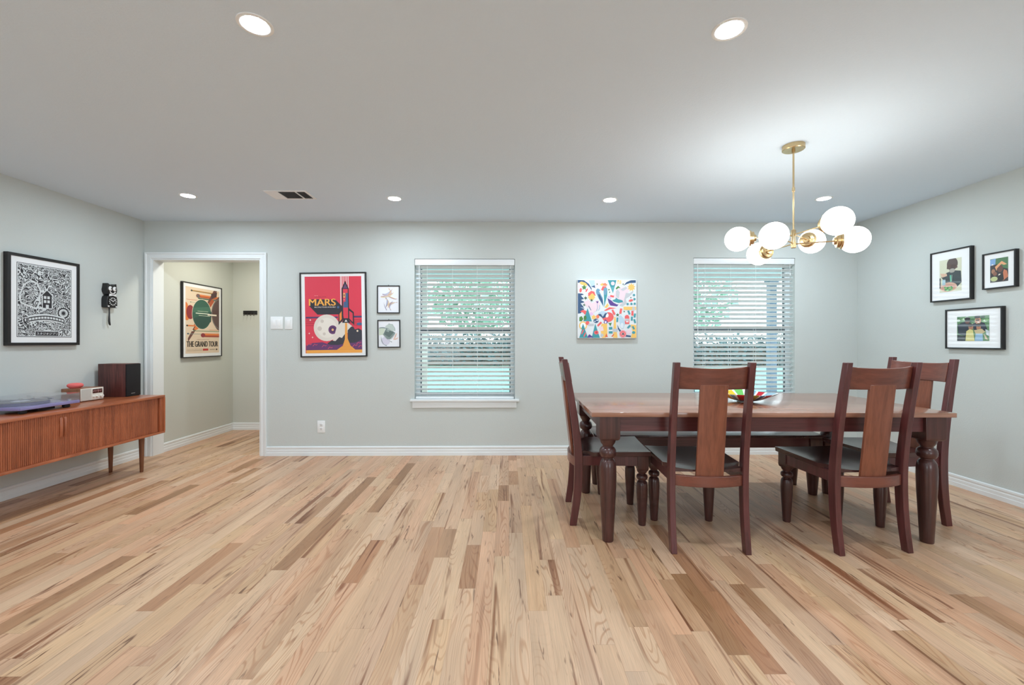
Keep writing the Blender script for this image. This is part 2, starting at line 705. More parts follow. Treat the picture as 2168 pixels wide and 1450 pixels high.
def baseboard(name, p0, p1, nrm, label):
    n = Vector((nrm[0], nrm[1], 0))
    rings = []
    for p in (p0, p1):
        rings.append([(p[0] + n.x * d, p[1] + n.y * d, z) for d, z in BB])
    return struct(MB().loft(rings).build(name, M_trim, angle=25), label, 'baseboard')

baseboard('baseboard_back', (DOOR[1] + 0.064, YB), (XR, YB), (0, -1), 'white moulded baseboard under the windows')
baseboard('baseboard_left', (XL, YR), (XL, YB), (1, 0), 'white moulded baseboard behind the sideboard')
baseboard('baseboard_right', (XR, YR), (XR, YB), (-1, 0), 'white moulded baseboard of the wall with the photographs')
baseboard('baseboard_hall_left', (HALL_L, YBO), (HALL_L, HALL_B), (1, 0), 'white baseboard under the tour poster')
baseboard('baseboard_hall_back', (HALL_L, HALL_B), (HALL_R, HALL_B), (0, -1), 'white baseboard at the end of the hallway')

# doorway casing: profile (distance from the opening, depth)
def casing():
    x0, x1, zt = DOOR
    w = 0.064
    prof = [(0.0, 0.0), (0.0, 0.011), (0.008, 0.014), (0.018, 0.014), (0.022, 0.010), (0.044, 0.012), (0.050, 0.018), (0.064, 0.018), (0.064, 0.0)]
    mb = MB()
    def run(path):
        rings = []
        for fn in path:
            rings.append([fn(d, y) for d, y in prof])
        mb.loft(rings)
    run([lambda d, y: (max(x0 - d, XL + 0.002), YB - y, 0), lambda d, y: (max(x0 - d, XL + 0.002), YB - y, zt + d),
         lambda d, y: (x1 + d, YB - y, zt + d), lambda d, y: (x1 + d, YB - y, 0)])
    # jamb lining of the opening
    t = 0.012
    mb.box(x0, x0 + t, YB - 0.002, YBO + 0.002, 0, zt)
    mb.box(x1 - t, x1, YB - 0.002, YBO + 0.002, 0, zt)
    mb.box(x0 + t, x1 - t, YB - 0.002, YBO + 0.002, zt - t, zt)
    return struct(mb.build('trim_1', M_trim, angle=20), 'white moulded casing round the doorway', 'trim')
casing()

# ------------------------------------------------------------------ windows and blinds
def window(n, x0, x1, z0, z1, label):
    root = bpy.data.objects.new('window_%d' % n, None)
    root.location = ((x0 + x1) / 2, YB, z0)
    COL.objects.link(root)
    struct(root, label, 'window')
    w, h = x1 - x0, z1 - z0
    hw = w / 2
    mz = 1.285 - z0
    f = MB()
    a, b = 0.088, 0.134
    f.box(-hw, -hw + 0.045, a, b, 0, h).box(hw - 0.045, hw, a, b, 0, h).box(-hw + 0.045, hw - 0.045, a, b, h - 0.045, h).box(-hw + 0.045, hw - 0.045, a, b, 0, 0.045)
    f.build('window_frame', M_sash, root)
    for nm, za, zb, ya in (('upper_sash', mz, h - 0.045, 0.112), ('lower_sash', 0.045, mz + 0.04, 0.096)):
        s = MB()
        xa, xb = -hw + 0.045, hw - 0.045
        t = 0.012
        s.box(xa, xa + t, ya, ya + 0.014, za, zb).box(xb - t, xb, ya, ya + 0.014, za, zb)
        s.box(xa + t, xb - t, ya, ya + 0.014, zb - 0.03, zb).box(xa + t, xb - t, ya, ya + 0.014, za, za + 0.03)
        so = s.build(nm, M_dark if n == 0 else M_sash_dark, root)
        g = MB().box(xa + t, xb - t, ya + 0.006, ya + 0.0075, za + 0.03, zb - 0.03)
        g.build('glass', M_glass, so)
    s = MB()
    s.box(-hw - 0.042, hw + 0.046, -0.034, 0.0, -0.012, 0.012, 0.004)
    s.box(-hw + 0.001, hw - 0.001, -0.001, 0.086, -0.012, 0.012)
    s.box(-hw - 0.02, hw + 0.018, -0.016, 0.0, -0.078, -0.0125, 0.003)
    s.build('window_sill', M_trim, root)
    return root

window(1, *WINDOWS[0], 'white framed window between the two small abstract prints and the square painting')
window(2, *WINDOWS[1], 'white framed window behind the dining table')

def blind(x0, x1, z0, z1, label):
    cx = (x0 + x1) / 2
    hw = (x1 - x0) / 2 - 0.004
    root = thing('window_blind', label, 'blind', (cx, YB, z0 + 0.013))
    h = z1 - z0 - 0.013
    v = MB()
    v.box(-hw, hw, 0.002, 0.012, h - 0.066, h - 0.004, 0.002)
    v.box(-hw, hw, 0.012, 0.06, h - 0.05, h - 0.006)
    v.build('valance', M_blind, root)
    sl = MB()
    t = R(31)
    n = 30
    top = h - 0.082
    bot = 0.052
    hs = hw - 0.004
    yc = 0.043
    for k in range(n):
        z = top + (bot - top) * k / (n - 1)
        M = Matrix.Translation((0, yc, z)) @ Matrix.Rotation(-t, 4, 'X')
        ring = []
        for e in (-hs, hs):
            pts = []
            for j in range(5):
                yy = -0.025 + 0.05 * j / 4
                pts.append((yy, 0.0016 * math.cos((j - 2) / 2 * PI / 2)))
            ring.append([(e, yy, zz + 0.0013) for yy, zz in pts] + [(e, yy, zz - 0.0013) for yy, zz in reversed(pts)])
        sl.loft(ring, M)
    sl.build('slats', M_blind, root)
    b = MB()
    b.box(-hs, hs, yc - 0.026, yc + 0.026, 0.001, 0.022, 0.004)
    b.build('bottom_rail', M_blind, root)
    for fx in (-0.76, -0.25, 0.25, 0.76):
        c = MB()
        c.tube([(fx * hw, yc - 0.0235, 0.02), (fx * hw, yc - 0.0235, h - 0.06)], 0.0012, 6)
        c.tube([(fx * hw, yc + 0.0245, 0.02), (fx * hw, yc + 0.0245, h - 0.06)], 0.0012, 6)
        c.build('ladder_cord', M_blind, root)
    w = MB()
    w.tube([(-hw * 0.915, 0.010, h - 0.06), (-hw * 0.91, 0.008, h - 0.9)], 0.0032, 8)
    w.tube([(-hw * 0.91, 0.008, h - 0.9), (-hw * 0.91, 0.008, h - 0.94)], 0.0048, 8)
    w.build('tilt_wand', M_blind, root)
    p = MB()
    p.tube([(hw * 0.92, 0.010, h - 0.06), (hw * 0.925, 0.008, h - 0.16)], 0.0016, 6)
    p.lathe([(0.002, 0), (0.005, 0.004), (0.004, 0.022), (0.002, 0.026)], 10, Matrix.Translation((hw * 0.925, 0.008, h - 0.185)))
    p.build('pull_cord', M_blind, root)
    return root

blind(*WINDOWS[0], 'white slatted blind in the window between the small prints and the painting')
blind(*WINDOWS[1], 'white slatted blind in the window behind the dining table')

# ------------------------------------------------------------------ outdoors, seen between the slats
M_lawn = plain('lawn_grass', '579B86', 0.9, var=0.35, bscale=3.0)
M_leaf = plain('hedge_leaves', '405A5C', 0.8, var=0.4, bscale=5.0)
M_leaf2 = plain('tree_leaves', '8FBFA6', 0.8, var=0.4, bscale=4.0)
M_bark = plain('tree_bark', '5A5048', 0.9)
M_porch = plain('porch_paint', '56697A', 0.6)
M_soffit = plain('porch_soffit', 'A9BCC2', 0.7)
struct(MB().box(-60, 60, YBO, 90, -0.3, -0.15).build('lawn', M_lawn), 'bright green lawn outside the windows', 'lawn')
struct(MB().box(-8, 12, YBO, 8.9, -0.15, -0.10).build('patio_bounce_slab', plain('pale_bounce_slab', 'D4D6D4', 0.8)), 'pale patio slab added under the porch roof to bounce light onto the blinds', 'patio')  # added slab, throws daylight up onto the undersides of the slats
struct(MB().box(-8, 12, YBO, 8.8, 2.42, 2.62).build('porch_roof', M_soffit), 'porch roof above the windows', 'roof')
po = thing('porch_post', 'blue grey porch post outside the window behind the table', 'post', (5.35, 8.7, -0.10))
MB().box(-0.07, 0.07, -0.07, 0.07, 0.2, 2.45, 0.006).build('shaft', M_porch, po)
MB().box(-0.1, 0.1, -0.1, 0.1, 0, 0.2, 0.01).build('plinth', M_porch, po)
MB().box(-0.1, 0.1, -0.1, 0.1, 2.45, 2.57, 0.01).build('capital', M_porch, po)

def leaves(mb, c, rad, n, size, rng):
    for _ in range(n):
        while True:
            p = Vector((rng.uniform(-1, 1), rng.uniform(-1, 1), rng.uniform(-1, 1)))
            if 0.25 < p.length < 1:
                break
        q = Vector((c[0] + p.x * rad[0], c[1] + p.y * rad[1], c[2] + p.z * rad[2]))
        a = Vector((rng.uniform(-1, 1), rng.uniform(-1, 1), rng.uniform(-1, 1))).normalized()
        b = a.orthogonal().normalized()
        s = size * rng.uniform(0.6, 1.4)
        mb._add([tuple(q - a * s), tuple(q + b * s * 0.6), tuple(q + a * s), tuple(q - b * s * 0.6)], [(0, 1, 2, 3)])

rng = random.Random(5)
t = thing('hedge', 'long dark leafy hedge across the lawn outside the windows', 'hedge', (4.0, 24, -0.15))
mb = MB()
for k in range(22):
    leaves(mb, (-14.0 + 28 * k / 21, 0, 0.86), (1.1, 0.7, 0.92 + 0.1 * rng.random()), 420, 0.13, rng)
mb.build('foliage', M_leaf, t)
MB().box(-14.6, 14.6, -0.15, 0.15, 0, 1.2).build('twigs', M_bark, t)
for k, (tx, ty, th, lab) in enumerate([(-9.5, 33, 7.0, 'pale leafy tree seen through the left side of the window by the small prints'),
                                       (-2.5, 36, 8.0, 'pale leafy tree seen through the middle of the window by the small prints'),
                                       (13.0, 32, 7.5, 'pale leafy tree seen through the left side of the window behind the table')]):
    t = thing('tree', lab, 'tree', (tx, ty, -0.15), 0, 'trees beyond the lawn')
    mb = MB()
    leaves(mb, (0, 0, th * 0.62), (4.0, 2.5, th * 0.40), 1700, 0.26, rng)
    mb.build('crown', M_leaf2, t)
    MB().tube([(0, 0, 0), (0.1, 0, th * 0.35), (-0.1, 0.1, th * 0.7)], 0.2, 9, radii=[0.26, 0.18, 0.08]).build('trunk', M_bark, t)

# ------------------------------------------------------------------ ceiling fittings
M_lens = emit('lamp_diffuser', (0.79, 0.91, 1.0), LAMP)
lights = [((-0.995, 1.715), 'round white recessed downlight at the top of the picture, nearer the sideboard'),
          ((0.888, 1.721), 'round white recessed downlight at the top of the picture, nearer the chandelier'),
          ((-2.738, 3.733), 'round recessed downlight in front of the doorway'),
          ((-0.988, 3.789), 'round recessed downlight beside the air vent, above the first window'),
          ((0.903, 3.807), 'round recessed downlight in front of the square painting'),
          ((2.765, 3.749), 'round recessed downlight behind the brass chandelier')]
proto = None
for (lx, ly), lab in lights:
    if proto is None:
        proto = thing('ceiling_light', lab, 'ceiling light', (lx, ly, CEIL), 0, 'recessed ceiling downlights')
        tr = MB()
        tr.lathe([(0.051, -0.0035), (0.060, -0.005), (0.0655, -0.003), (0.066, 0.0), (0.051, 0.0)], 40, cap=False)
        tr.build('trim_ring', M_white, proto)
        MB().lathe([(0.0005, -0.0030), (0.051, -0.0030)], 40, cap=False).build('diffuser', M_lens, proto)
    else:
        dup(proto, (lx, ly, CEIL), 0, lab)

def vent():
    x0, x1, y0, y1 = -2.023, -1.667, 3.590, 3.800
    t = thing('air_vent', 'white rectangular air vent with dark louvres in the ceiling', 'air vent', ((x0 + x1) / 2, (y0 + y1) / 2, CEIL))
    hx, hy = (x1 - x0) / 2, (y1 - y0) / 2
    f = MB()
    b = 0.022
    for a in ((-hx, hx, -hy, -hy + b), (-hx, hx, hy - b, hy), (-hx, -hx + b, -hy + b, hy - b), (hx - b, hx, -hy + b, hy - b)):
        f.box(a[0], a[1], a[2], a[3], -0.008, 0.0, 0.002)
    for xx in (-0.072, 0.078):
        f.box(xx - 0.006, xx + 0.006, -hy + b, hy - b, -0.007, 0.0)
    f.build('frame', M_white, t)
    MB().box(-hx + b, hx - b, -hy + b, hy - b, -0.0012, 0.0).build('duct', plain('vent_dark', '3C3C3D', 0.8), t)
    s1 = MB()
    for k in range(7):
        x = -hx + b + 0.004 + k * 0.0115
        s1.box(-0.0065, 0.0065, -hy + b, hy - b, -0.0006, 0.0006, M=Matrix.Translation((x, 0, -0.0065)) @ Matrix.Rotation(R(-12), 4, 'Y'))
    s1.build('louvre', M_white, t)
    s2 = MB()
    M_lv = plain('vent_grey', '77787A', 0.6)
    for k in range(9):
        y = -hy + b + 0.008 + k * 0.0185
        s2.box(-0.064, 0.070, -0.006, 0.006, -0.0006, 0.0006, M=Matrix.Translation((0, y, -0.006)) @ Matrix.Rotation(R(50), 4, 'X'))
    s2.build('louvre', M_lv, t)
    s3 = MB()
    for k in range(5):
        x = 0.094 + k * 0.0135
        s3.box(-0.006, 0.006, -hy + b, hy - b, -0.0006, 0.0006, M=Matrix.Translation((x, 0, -0.006)) @ Matrix.Rotation(R(62), 4, 'Y'))
    s3.build('louvre', M_lv, t)
vent()

def chandelier():
    cx, cy = 1.825, 2.739
    t = thing('chandelier', 'brass chandelier with six glowing white globes above the dining table', 'chandelier', (cx, cy, CEIL))
    MB().lathe([(0.0, -0.030), (0.060, -0.030), (0.064, -0.027), (0.064, 0.0), (0.0, 0.0)], 48, cap=False).build('canopy', M_brass, t)
    r = MB()
    r.tube([(0, 0, -0.03), (0, 0, -0.54)], 0.0055, 12)
    r.lathe([(0.0055, -0.295), (0.0085, -0.293), (0.0085, -0.268), (0.0055, -0.266)], 14)
    r.lathe([(0.010, -0.046), (0.010, -0.030)], 14)
    r.build('rod', M_brass, t)
    hub = MB()
    hub.lathe([(0.012, -0.655), (0.0145, -0.652), (0.0145, -0.542), (0.012, -0.538)], 20)
    hub.build('hub', M_brass, t)
    M_globe = emit('opal_globe', (1.0, 0.96, 0.88), GLOBE)
    for ang, z in ((159.4, -0.572), (277.4, -0.569), (37.0, -0.567), (-23.5, -0.629), (96.5, -0.627), (218.5, -0.625)):
        M = Matrix.Translation((0, 0, z)) @ Matrix.Rotation(R(ang), 4, 'Z')
        a = MB()
        a.tube([(0.005, 0, 0), (0.215, 0, 0)], 0.0042, 10, M=M)
        arm = a.build('arm', M_brass, t)
        X = M @ Matrix.Translation((0.21, 0, 0)) @ Matrix.Rotation(R(90), 4, 'Y')
        c = MB()
        c.lathe([(0.0, 0.0), (0.020, 0.001), (0.022, 0.006), (0.024, 0.012), (0.040, 0.015), (0.0425, 0.018), (0.0425, 0.030), (0.051, 0.033), (0.051, 0.044), (0.0, 0.044)], 28, M=X, cap=False)
        for q in range(3):
            qa = R(90 + 120 * q)
            c.tube([(0.050 * math.cos(qa), 0.050 * math.sin(qa), 0.038), (0.059 * math.cos(qa), 0.059 * math.sin(qa), 0.038)], 0.002, 6, M=X)
        c.build('lamp_cup', M_brass, arm)
        g = MB()
        g.sphere((0.318, 0, 0), 0.079, 32, 20, M=M)
        g.build('globe', M_globe, arm)
chandelier()

# ------------------------------------------------------------------ pictures on the walls
BACK, LEFT, RIGHT = 0.0, R(90), R(-90)

def frame_ring(mb, w, h, fw, d, y_back=0.0):
    """square-section frame, its front at -d"""
    hw, hh = w / 2, h / 2
    for a in ((-hw, hw, hh - fw, hh), (-hw, hw, -hh, -hh + fw), (-hw, -hw + fw, -hh + fw, hh - fw), (hw - fw, hw, -hh + fw, hh - fw)):
        mb.box(a[0], a[1], -d, y_back, a[2], a[3])
    return mb

def picture(name, label, cat, loc, rot, w, h, fw, d, tilt=0.0, group=None):
    t = thing(name, label, cat, loc, rot, group)
    if tilt:
        t.rotation_mode = 'QUATERNION'
        q = Matrix.Rotation(rot, 3, 'Z') @ Matrix.Rotation(tilt, 3, 'Y')
        t.rotation_quaternion = q.to_quaternion()
    frame_ring(MB(), w, h, fw, d).build('frame', M_black, t, bevel=0.001)
    MB().box(-w / 2 + fw, w / 2 - fw, -d + 0.008, -0.001, -h / 2 + fw, h / 2 - fw).build('mat', M_paper, t)
    return t

def arc(cu, cv, r, a0, a1, n=16, rv=None):
    rv = rv or r
    return [(cu + r * math.cos(R(a0 + (a1 - a0) * i / n)), cv + rv * math.sin(R(a0 + (a1 - a0) * i / n))) for i in range(n + 1)]

# red rocket poster
t = picture('framed_poster', 'red rocket poster lettered MARS in a thin black frame beside the switches', 'poster', (-1.809, YB, 1.468), BACK, 0.688, 0.880, 0.013, 0.022, R(-0.8))
A = Art(0.586, 0.796, (140, 150, 1008, 1298), 0.3)
RED, NAVY, CREAM, YEL, PUR, BLUE = 'DE3B52', '2A2833', 'E2DAD0', 'F2A94A', '66366B', '43618C'
A.rect(RED, 140, 150, 1008, 1298)
for k in range(6):
    A.rect('F0DADA', 684 + k * 24, 150, 694 + k * 24, 420 if 1 <= k <= 4 else (640 if k == 0 else 330))
A.rect('F0DADA', 690, 150, 700, 610)
A.poly(NAVY, [(205, 590), (215, 495), (300, 490), (610, 500), (720, 610), (700, 720), (330, 720)])
for du in (-4, 0, 4):
    A.text('F5B04C', 'MARS', 203 + du, 484, 609 + du, 588)
A.text('EDE3E0', 'MULTIPLE TOURS AVAILABLE', 285, 602, 608, 618, 0.01)
A.circ(BLUE, 648, 613, 18)
A.text('F0C0C0', 'VISIT THE', 285, 433, 340, 443)
A.text('7A2030', 'HISTORIC SITES', 285, 451, 465, 463)
A.rect('4A3A6A', 150, 752, 640, 776)
A.rect('4A3A6A', 880, 745, 1008, 772)
for v in (800, 824, 850, 882):
    A.rect('8E2438', 150, v, 1008, v + 5)
A.circ(CREAM, 470, 920, 200)
A.circ('EBE4DA', 470, 920, 150)
A.circ(PUR, 560, 950, 66)
A.circ('4C2F5C', 560, 950, 42)
A.circ('F0B884', 560, 950, 18)
for u, v, q in ((400, 820, 26), (360, 930, 34), (430, 1010, 22)):
    A.circ('D2C8BE', u, v, q)
A.poly(CREAM, [(640, 850), (760, 820), (860, 900), (700, 1120), (560, 1120)])
A.poly('33333F', [(480, 1150), (540, 1110), (600, 1120), (660, 1060), (700, 1075), (770, 985), (770, 1250), (480, 1250)])
A.poly('33333F', [(790, 960), (845, 905), (880, 910), (900, 950), (960, 935), (1008, 965), (1008, 1250), (790, 1250)])
A.poly(PUR, [(150, 1180), (250, 1145), (400, 1135), (520, 1175), (640, 1180), (800, 1150), (900, 1150), (1008, 1105), (1008, 1255), (150, 1255)])
for u, v in ((200, 1165), (290, 1170), (430, 1185), (520, 1215), (900, 1185), (960, 1150), (990, 1195)):
    A.line('D0506A', [(u - 38, v + 22), (u - 8, v - 8), (u + 12, v + 6), (u + 34, v - 4)], 9)
for u, v in ((200, 1000), (290, 940), (250, 1060)):
    A.star('F2DCD0', u, v, 16, 4, 0.35)
A.rect(YEL, 150, 1252, 1008, 1298)
A.poly(YEL, [(752, 850), (782, 850), (786, 1080), (830, 1190), (905, 1252), (620, 1252), (715, 1190), (745, 1090)])
for v in range(870, 1250, 22):
    wd = 14 if v < 1090 else 14 + (v - 1090) * 0.55
    A.rect('DE8A3A', 767 - wd, v, 767 + wd, v + 5)
A.poly(NAVY, [(760, 218), (812, 330), (812, 340), (818, 790), (708, 790), (706, 340), (708, 330)])
A.poly('6A4470', [(760, 262), (795, 332), (728, 332)])
A.rect(RED, 726, 342, 800, 780)
A.poly(BLUE, [(766, 402), (800, 402), (800, 620), (728, 620), (734, 535), (766, 530)])
A.rect('F2B870', 730, 402, 758, 470)
A.rect(NAVY, 738, 420, 750, 452)
A.rect('F0D0D0', 730, 500, 752, 505)
A.poly(NAVY, [(708, 640), (655, 700), (652, 880), (735, 790)])
A.poly('F08A3C', [(702, 672), (668, 716), (668, 830), (702, 792)])
A.poly(NAVY, [(815, 630), (888, 690), (892, 885), (800, 790)])
A.poly(RED, [(818, 668), (870, 704), (872, 840), (818, 786)])
A.poly('2A2833', [(725, 790), (808, 790), (832, 848), (708, 848)])
A.poly('F0ECE8', [(766, 800), (790, 832), (744, 832)])
A.circ('F0DCC0', 940, 972, 14)
A.circ(BLUE, 975, 868, 45, 22)
A.star('F0ECE8', 220, 800, 18, 4, 0.35)
A.build('print', t, -0.0146)

# small abstract prints
def ribbons(A, seed, cols, fams):
    rg = random.Random(seed)
    for (p0, p1, p2, spread, n, ci) in fams:
        for k in range(n):
            f = (k / (n - 1) - 0.5) * spread
            pts = []
            for i in range(15):
                s = i / 14
                a = (1 - s) ** 2
                b = 2 * s * (1 - s)
                c = s * s
                pts.append((a * p0[0] + b * (p1[0] + f * 0.8) + c * (p2[0] + f * 0.2), a * (p0[1] + f * 0.3) + b * (p1[1] + f) + c * (p2[1] - f * 0.3)))
            A.line(cols[(ci + k // 4) % len(cols)], pts, 2.2)

t = picture('framed_print', 'small black framed print of blue and orange ribbons, above the grey green one', 'picture', (-1.240, YB, 1.6275), BACK, 0.236, 0.290, 0.010, 0.016, 0, 'pair of small abstract prints')
A = Art(0.216, 0.270, (100, 150, 495, 655), 0.3)
A.rect('EDEFF5', 100, 150, 495, 655)
ribbons(A, 1, ['8FA3C8', 'B5AECB', 'E4BFA4', 'EEDCA4', 'C99AA6'], [
    ((180, 300), (280, 350), (370, 200), 60, 12, 0), ((150, 350), (300, 360), (400, 260), 70, 12, 1), ((300, 190), (390, 250), (280, 330), 70, 12, 2),
    ((210, 470), (230, 560), (265, 610), 50, 10, 0), ((290, 560), (330, 450), (465, 460), 50, 14, 1), ((345, 610), (260, 520), (380, 440), 80, 12, 3), ((300, 340), (420, 400), (460, 390), 60, 8, 3), ((240, 380), (330, 400), (250, 560), 90, 14, 0)])
A.build('print', t, -0.0086)
nl = MB().tube([(0, -0.004, 0.145), (0, -0.004, 0.153)], 0.003, 8)
nl.build('hanger', M_black, t)

t = picture('framed_print', 'small black framed print of a folded grey green ribbon, below the colourful one', 'picture', (-1.235, YB, 1.270), BACK, 0.236, 0.290, 0.010, 0.016, R(-0.6), 'pair of small abstract prints')
A = Art(0.216, 0.270, (110, 810, 500, 1310), 0.3)
A.rect('EBEDF3', 110, 810, 500, 1310)
A.circ('D6D3E4', 240, 1200, 85, 80)
A.poly('BFCBC6', [(230, 920), (300, 870), (380, 875), (425, 1010), (330, 1000)])
A.poly('CBD6C4', [(115, 960), (200, 940), (240, 970), (190, 1080), (120, 1090)])
A.poly('7F908C', [(250, 960), (360, 1010), (420, 1040), (320, 1170), (270, 1160), (195, 1070)])
A.poly('5F706E', [(250, 975), (330, 1000), (395, 1035), (310, 1130), (215, 1070)])
A.poly('8FA09C', [(270, 970), (320, 990), (300, 1030), (250, 1010)])
ribbons(A, 3, ['66757A', '8A9A98', 'A9B5B0'], [((120, 950), (280, 920), (420, 1050), 40, 10, 0), ((420, 1010), (420, 880), (300, 870), 40, 10, 2), ((195, 1070), (260, 1180), (360, 1220), 40, 10, 0), ((420, 1050), (330, 1180), (300, 1160), 50, 8, 1), ((160, 1120), (160, 1260), (260, 1290), 60, 8, 2)])
ribbons(A, 4, ['F0BFA6', 'EBCBB8'], [((390, 1170), (430, 1110), (450, 1050), 40, 8, 0), ((390, 1170), (440, 1170), (480, 1130), 30, 6, 0)])
A.build('print', t, -0.0086)
MB().tube([(0, -0.004, 0.145), (0, -0.004, 0.153)], 0.003, 8).build('hanger', M_black, t)

# colourful square painting on canvas
t = thing('canvas_painting', 'square canvas crowded with bright painted shapes between the windows', 'painting', (1.038, YB, 1.5275))
MB().box(-0.3085, 0.3085, -0.034, 0.0, -0.306, 0.306, 0.003).build('canvas', plain('white_canvas', 'E9EAEC', 0.8), t)
A = Art(0.612, 0.607, (190, 198, 1252, 1246))
TEAL, NV, CORAL, YE, PK, GR, LB, VI, GN = '3E98A3', '35577F', 'EE6464', 'F6C66B', 'EED5DE', 'C3C6CB', 'BAD3E3', '5C4090', '4E8440'
A.rect('E3E7EA', 190, 198, 1252, 1246)
A.poly(NV, [(190, 200), (300, 205), (390, 270), (440, 350), (440, 390), (405, 330), (330, 260), (190, 250)])
A.poly(YE, [(220, 240), (260, 228), (330, 250), (368, 290), (330, 310), (240, 280)])
A.star(GN, 305, 335, 52, 5, 0.5)
A.circ(CORAL, 242, 385, 22, 40, rot=8)
A.circ(CORAL, 350, 385, 14, 36, rot=28)
A.poly(PK, [(192, 265), (225, 290), (235, 340), (192, 350)])
A.poly(LB, [(385, 205), (495, 205), (500, 300), (430, 320)])
A.poly(NV, [(430, 320), (495, 295), (508, 345)])
A.poly(PK, [(505, 205), (700, 205), (690, 270), (600, 300), (510, 350)])
A.circ(GN, 540, 275, 10, 14)
A.poly(TEAL, [(732, 203), (890, 203), (826, 440)])
A.circ(PK, 824, 262, 34)
A.poly('5AA9B4', [(790, 330), (858, 320), (826, 435)])
A.rect(YE, 905, 205, 975, 270)
A.rect('F1F3F5', 915, 225, 930, 270); A.rect('F1F3F5', 945, 205, 958, 265)
A.poly(NV, [(1020, 300), (1070, 240), (1150, 205), (1240, 203), (1240, 250), (1130, 255), (1060, 280)])
A.poly(GN, [(875, 350), (920, 305), (965, 345), (925, 345), (890, 372)])
A.poly('6F9DBA', [(520, 380), (548, 352), (580, 365), (600, 390), (575, 400), (640, 520), (660, 690), (560, 520), (520, 430)])
A.poly(NV, [(555, 455), (590, 460), (640, 560), (650, 660), (575, 530)])
A.poly(TEAL, [(655, 350), (700, 330), (725, 360), (722, 480), (690, 600), (668, 690), (665, 560)])
A.poly('6F9DBA', [(665, 345), (700, 335), (722, 370), (700, 470), (660, 460)])
A.poly(CORAL, [(610, 380), (640, 310), (720, 320), (660, 350), (650, 395)])
A.poly('F28A63', [(600, 275), (690, 255), (730, 290), (700, 310), (640, 300)])
A.poly(YE, [(590, 285), (640, 250), (650, 290), (630, 310)])
A.poly(GN, [(738, 370), (755, 360), (770, 370), (755, 395)])
A.poly(PK, [(830, 480), (880, 380), (1000, 330), (1090, 330), (1120, 400), (1060, 480), (1050, 600), (960, 660), (900, 560)])
A.poly(GR, [(880, 400), (915, 370), (950, 420), (930, 540), (880, 490)])
A.poly(GR, [(1060, 430), (1130, 440), (1200, 385), (1190, 430), (1120, 500), (1060, 540), (1080, 620), (1000, 680), (940, 660), (1020, 590)])
A.poly(GR, [(960, 370), (1060, 320), (1090, 350), (1010, 400)])
A.star(YE, 1160, 330, 78, 9, 0.6)
A.poly(TEAL, [(812, 565), (870, 545), (880, 515), (920, 545), (1000, 565), (1010, 600), (930, 615), (840, 590)])
A.poly(VI, [(725, 525), (800, 570), (840, 610), (900, 640), (930, 640), (900, 675), (780, 660), (750, 610)])
A.poly('D9BCE4', [(725, 510), (755, 480), (800, 520), (790, 550)])
A.rect(CORAL, 775, 475, 845, 510, 12)
A.star(YE, 440, 500, 75, 10, 0.7)
A.poly(CORAL, [(375, 440), (430, 395), (490, 410), (515, 490), (490, 470), (450, 435), (385, 500)])
A.star('3E5A46', 330, 525, 42, 6, 0.35); A.star('3E5A46', 440, 565, 36, 6, 0.35); A.star('4E6A54', 305, 650, 32, 6, 0.35)
A.poly(NV, [(192, 440), (270, 445), (300, 465), (245, 480), (300, 540), (245, 560), (320, 600), (240, 620), (305, 700), (230, 690), (310, 720), (240, 800), (192, 805)])
A.poly(PK, [(300, 600), (380, 560), (450, 620), (540, 560), (600, 620), (560, 720), (480, 790), (420, 830), (390, 780), (430, 700), (350, 690)])
A.line(NV, [(385, 665), (410, 710), (430, 745)], 10)
A.line('8FA6C8', [(540, 630), (545, 700), (530, 760)], 8); A.line('8FA6C8', [(585, 650), (585, 710), (560, 750)], 8)
A.poly(VI, [(515, 575), (540, 590), (560, 570), (560, 605), (540, 625)])
A.poly(YE, [(670, 695), (730, 615), (750, 660), (720, 700)])
A.poly('E6C0E6', [(400, 790), (450, 780), (480, 830), (420, 840)])
A.poly(CORAL, [(230, 765), (290, 735), (350, 760), (365, 800), (320, 825), (290, 790)])
A.poly(TEAL, [(366, 705), (445, 945), (290, 940)])
A.poly(GN, [(218, 870), (260, 850), (290, 900), (260, 945), (218, 940)])
A.circ(GN, 322, 880, 26, 42)
A.poly(CORAL, [(660, 750), (760, 690), (890, 705), (770, 725), (700, 755)])
A.poly(CORAL, [(800, 740), (830, 730), (870, 800), (860, 835), (830, 820)])
A.circ(CORAL, 745, 865, 95, 85)
A.poly(CORAL, [(610, 850), (700, 900), (800, 940), (740, 960), (660, 930)])
A.circ('F1F3F5', 715, 835, 32, 40)
A.poly(NV, [(550, 820), (600, 805), (640, 860), (690, 790), (735, 780), (700, 830), (690, 870), (650, 890)])
A.poly(LB, [(555, 800), (620, 760), (660, 760), (730, 790), (680, 800), (650, 850), (610, 815)])
A.star(YE, 480, 870, 50, 6, 0.6); A.circ('EE7E5E', 550, 860, 28, 34)
A.circ(NV, 520, 935, 46, 40); A.circ('DCE6EE', 540, 925, 18, 12); A.circ('DCE6EE', 500, 945, 10, 12)
A.circ(YE, 285, 1020, 72, 75); A.circ('F1F3F5', 285, 1020, 52, 54); A.poly(TEAL, [(285, 985), (320, 1080), (250, 1080)])
A.circ(CORAL, 365, 975, 34, 36)
A.rect(GR, 380, 985, 480, 1025)
A.poly(TEAL, [(290, 1010), (375, 1240), (215, 1240)])
A.rect(CORAL, 265, 1090, 285, 1175, 25); A.rect(CORAL, 305, 1145, 325, 1225, 25)
A.poly(TEAL, [(505, 985), (590, 1240), (440, 1240)])
A.circ(CORAL, 525, 1145, 40, 34); A.star('C23A4A', 525, 1145, 28, 5)
A.poly(VI, [(370, 1210), (400, 1175), (430, 1200), (475, 1230), (370, 1240)])
A.rect(CORAL, 565, 945, 600, 1040, 45)
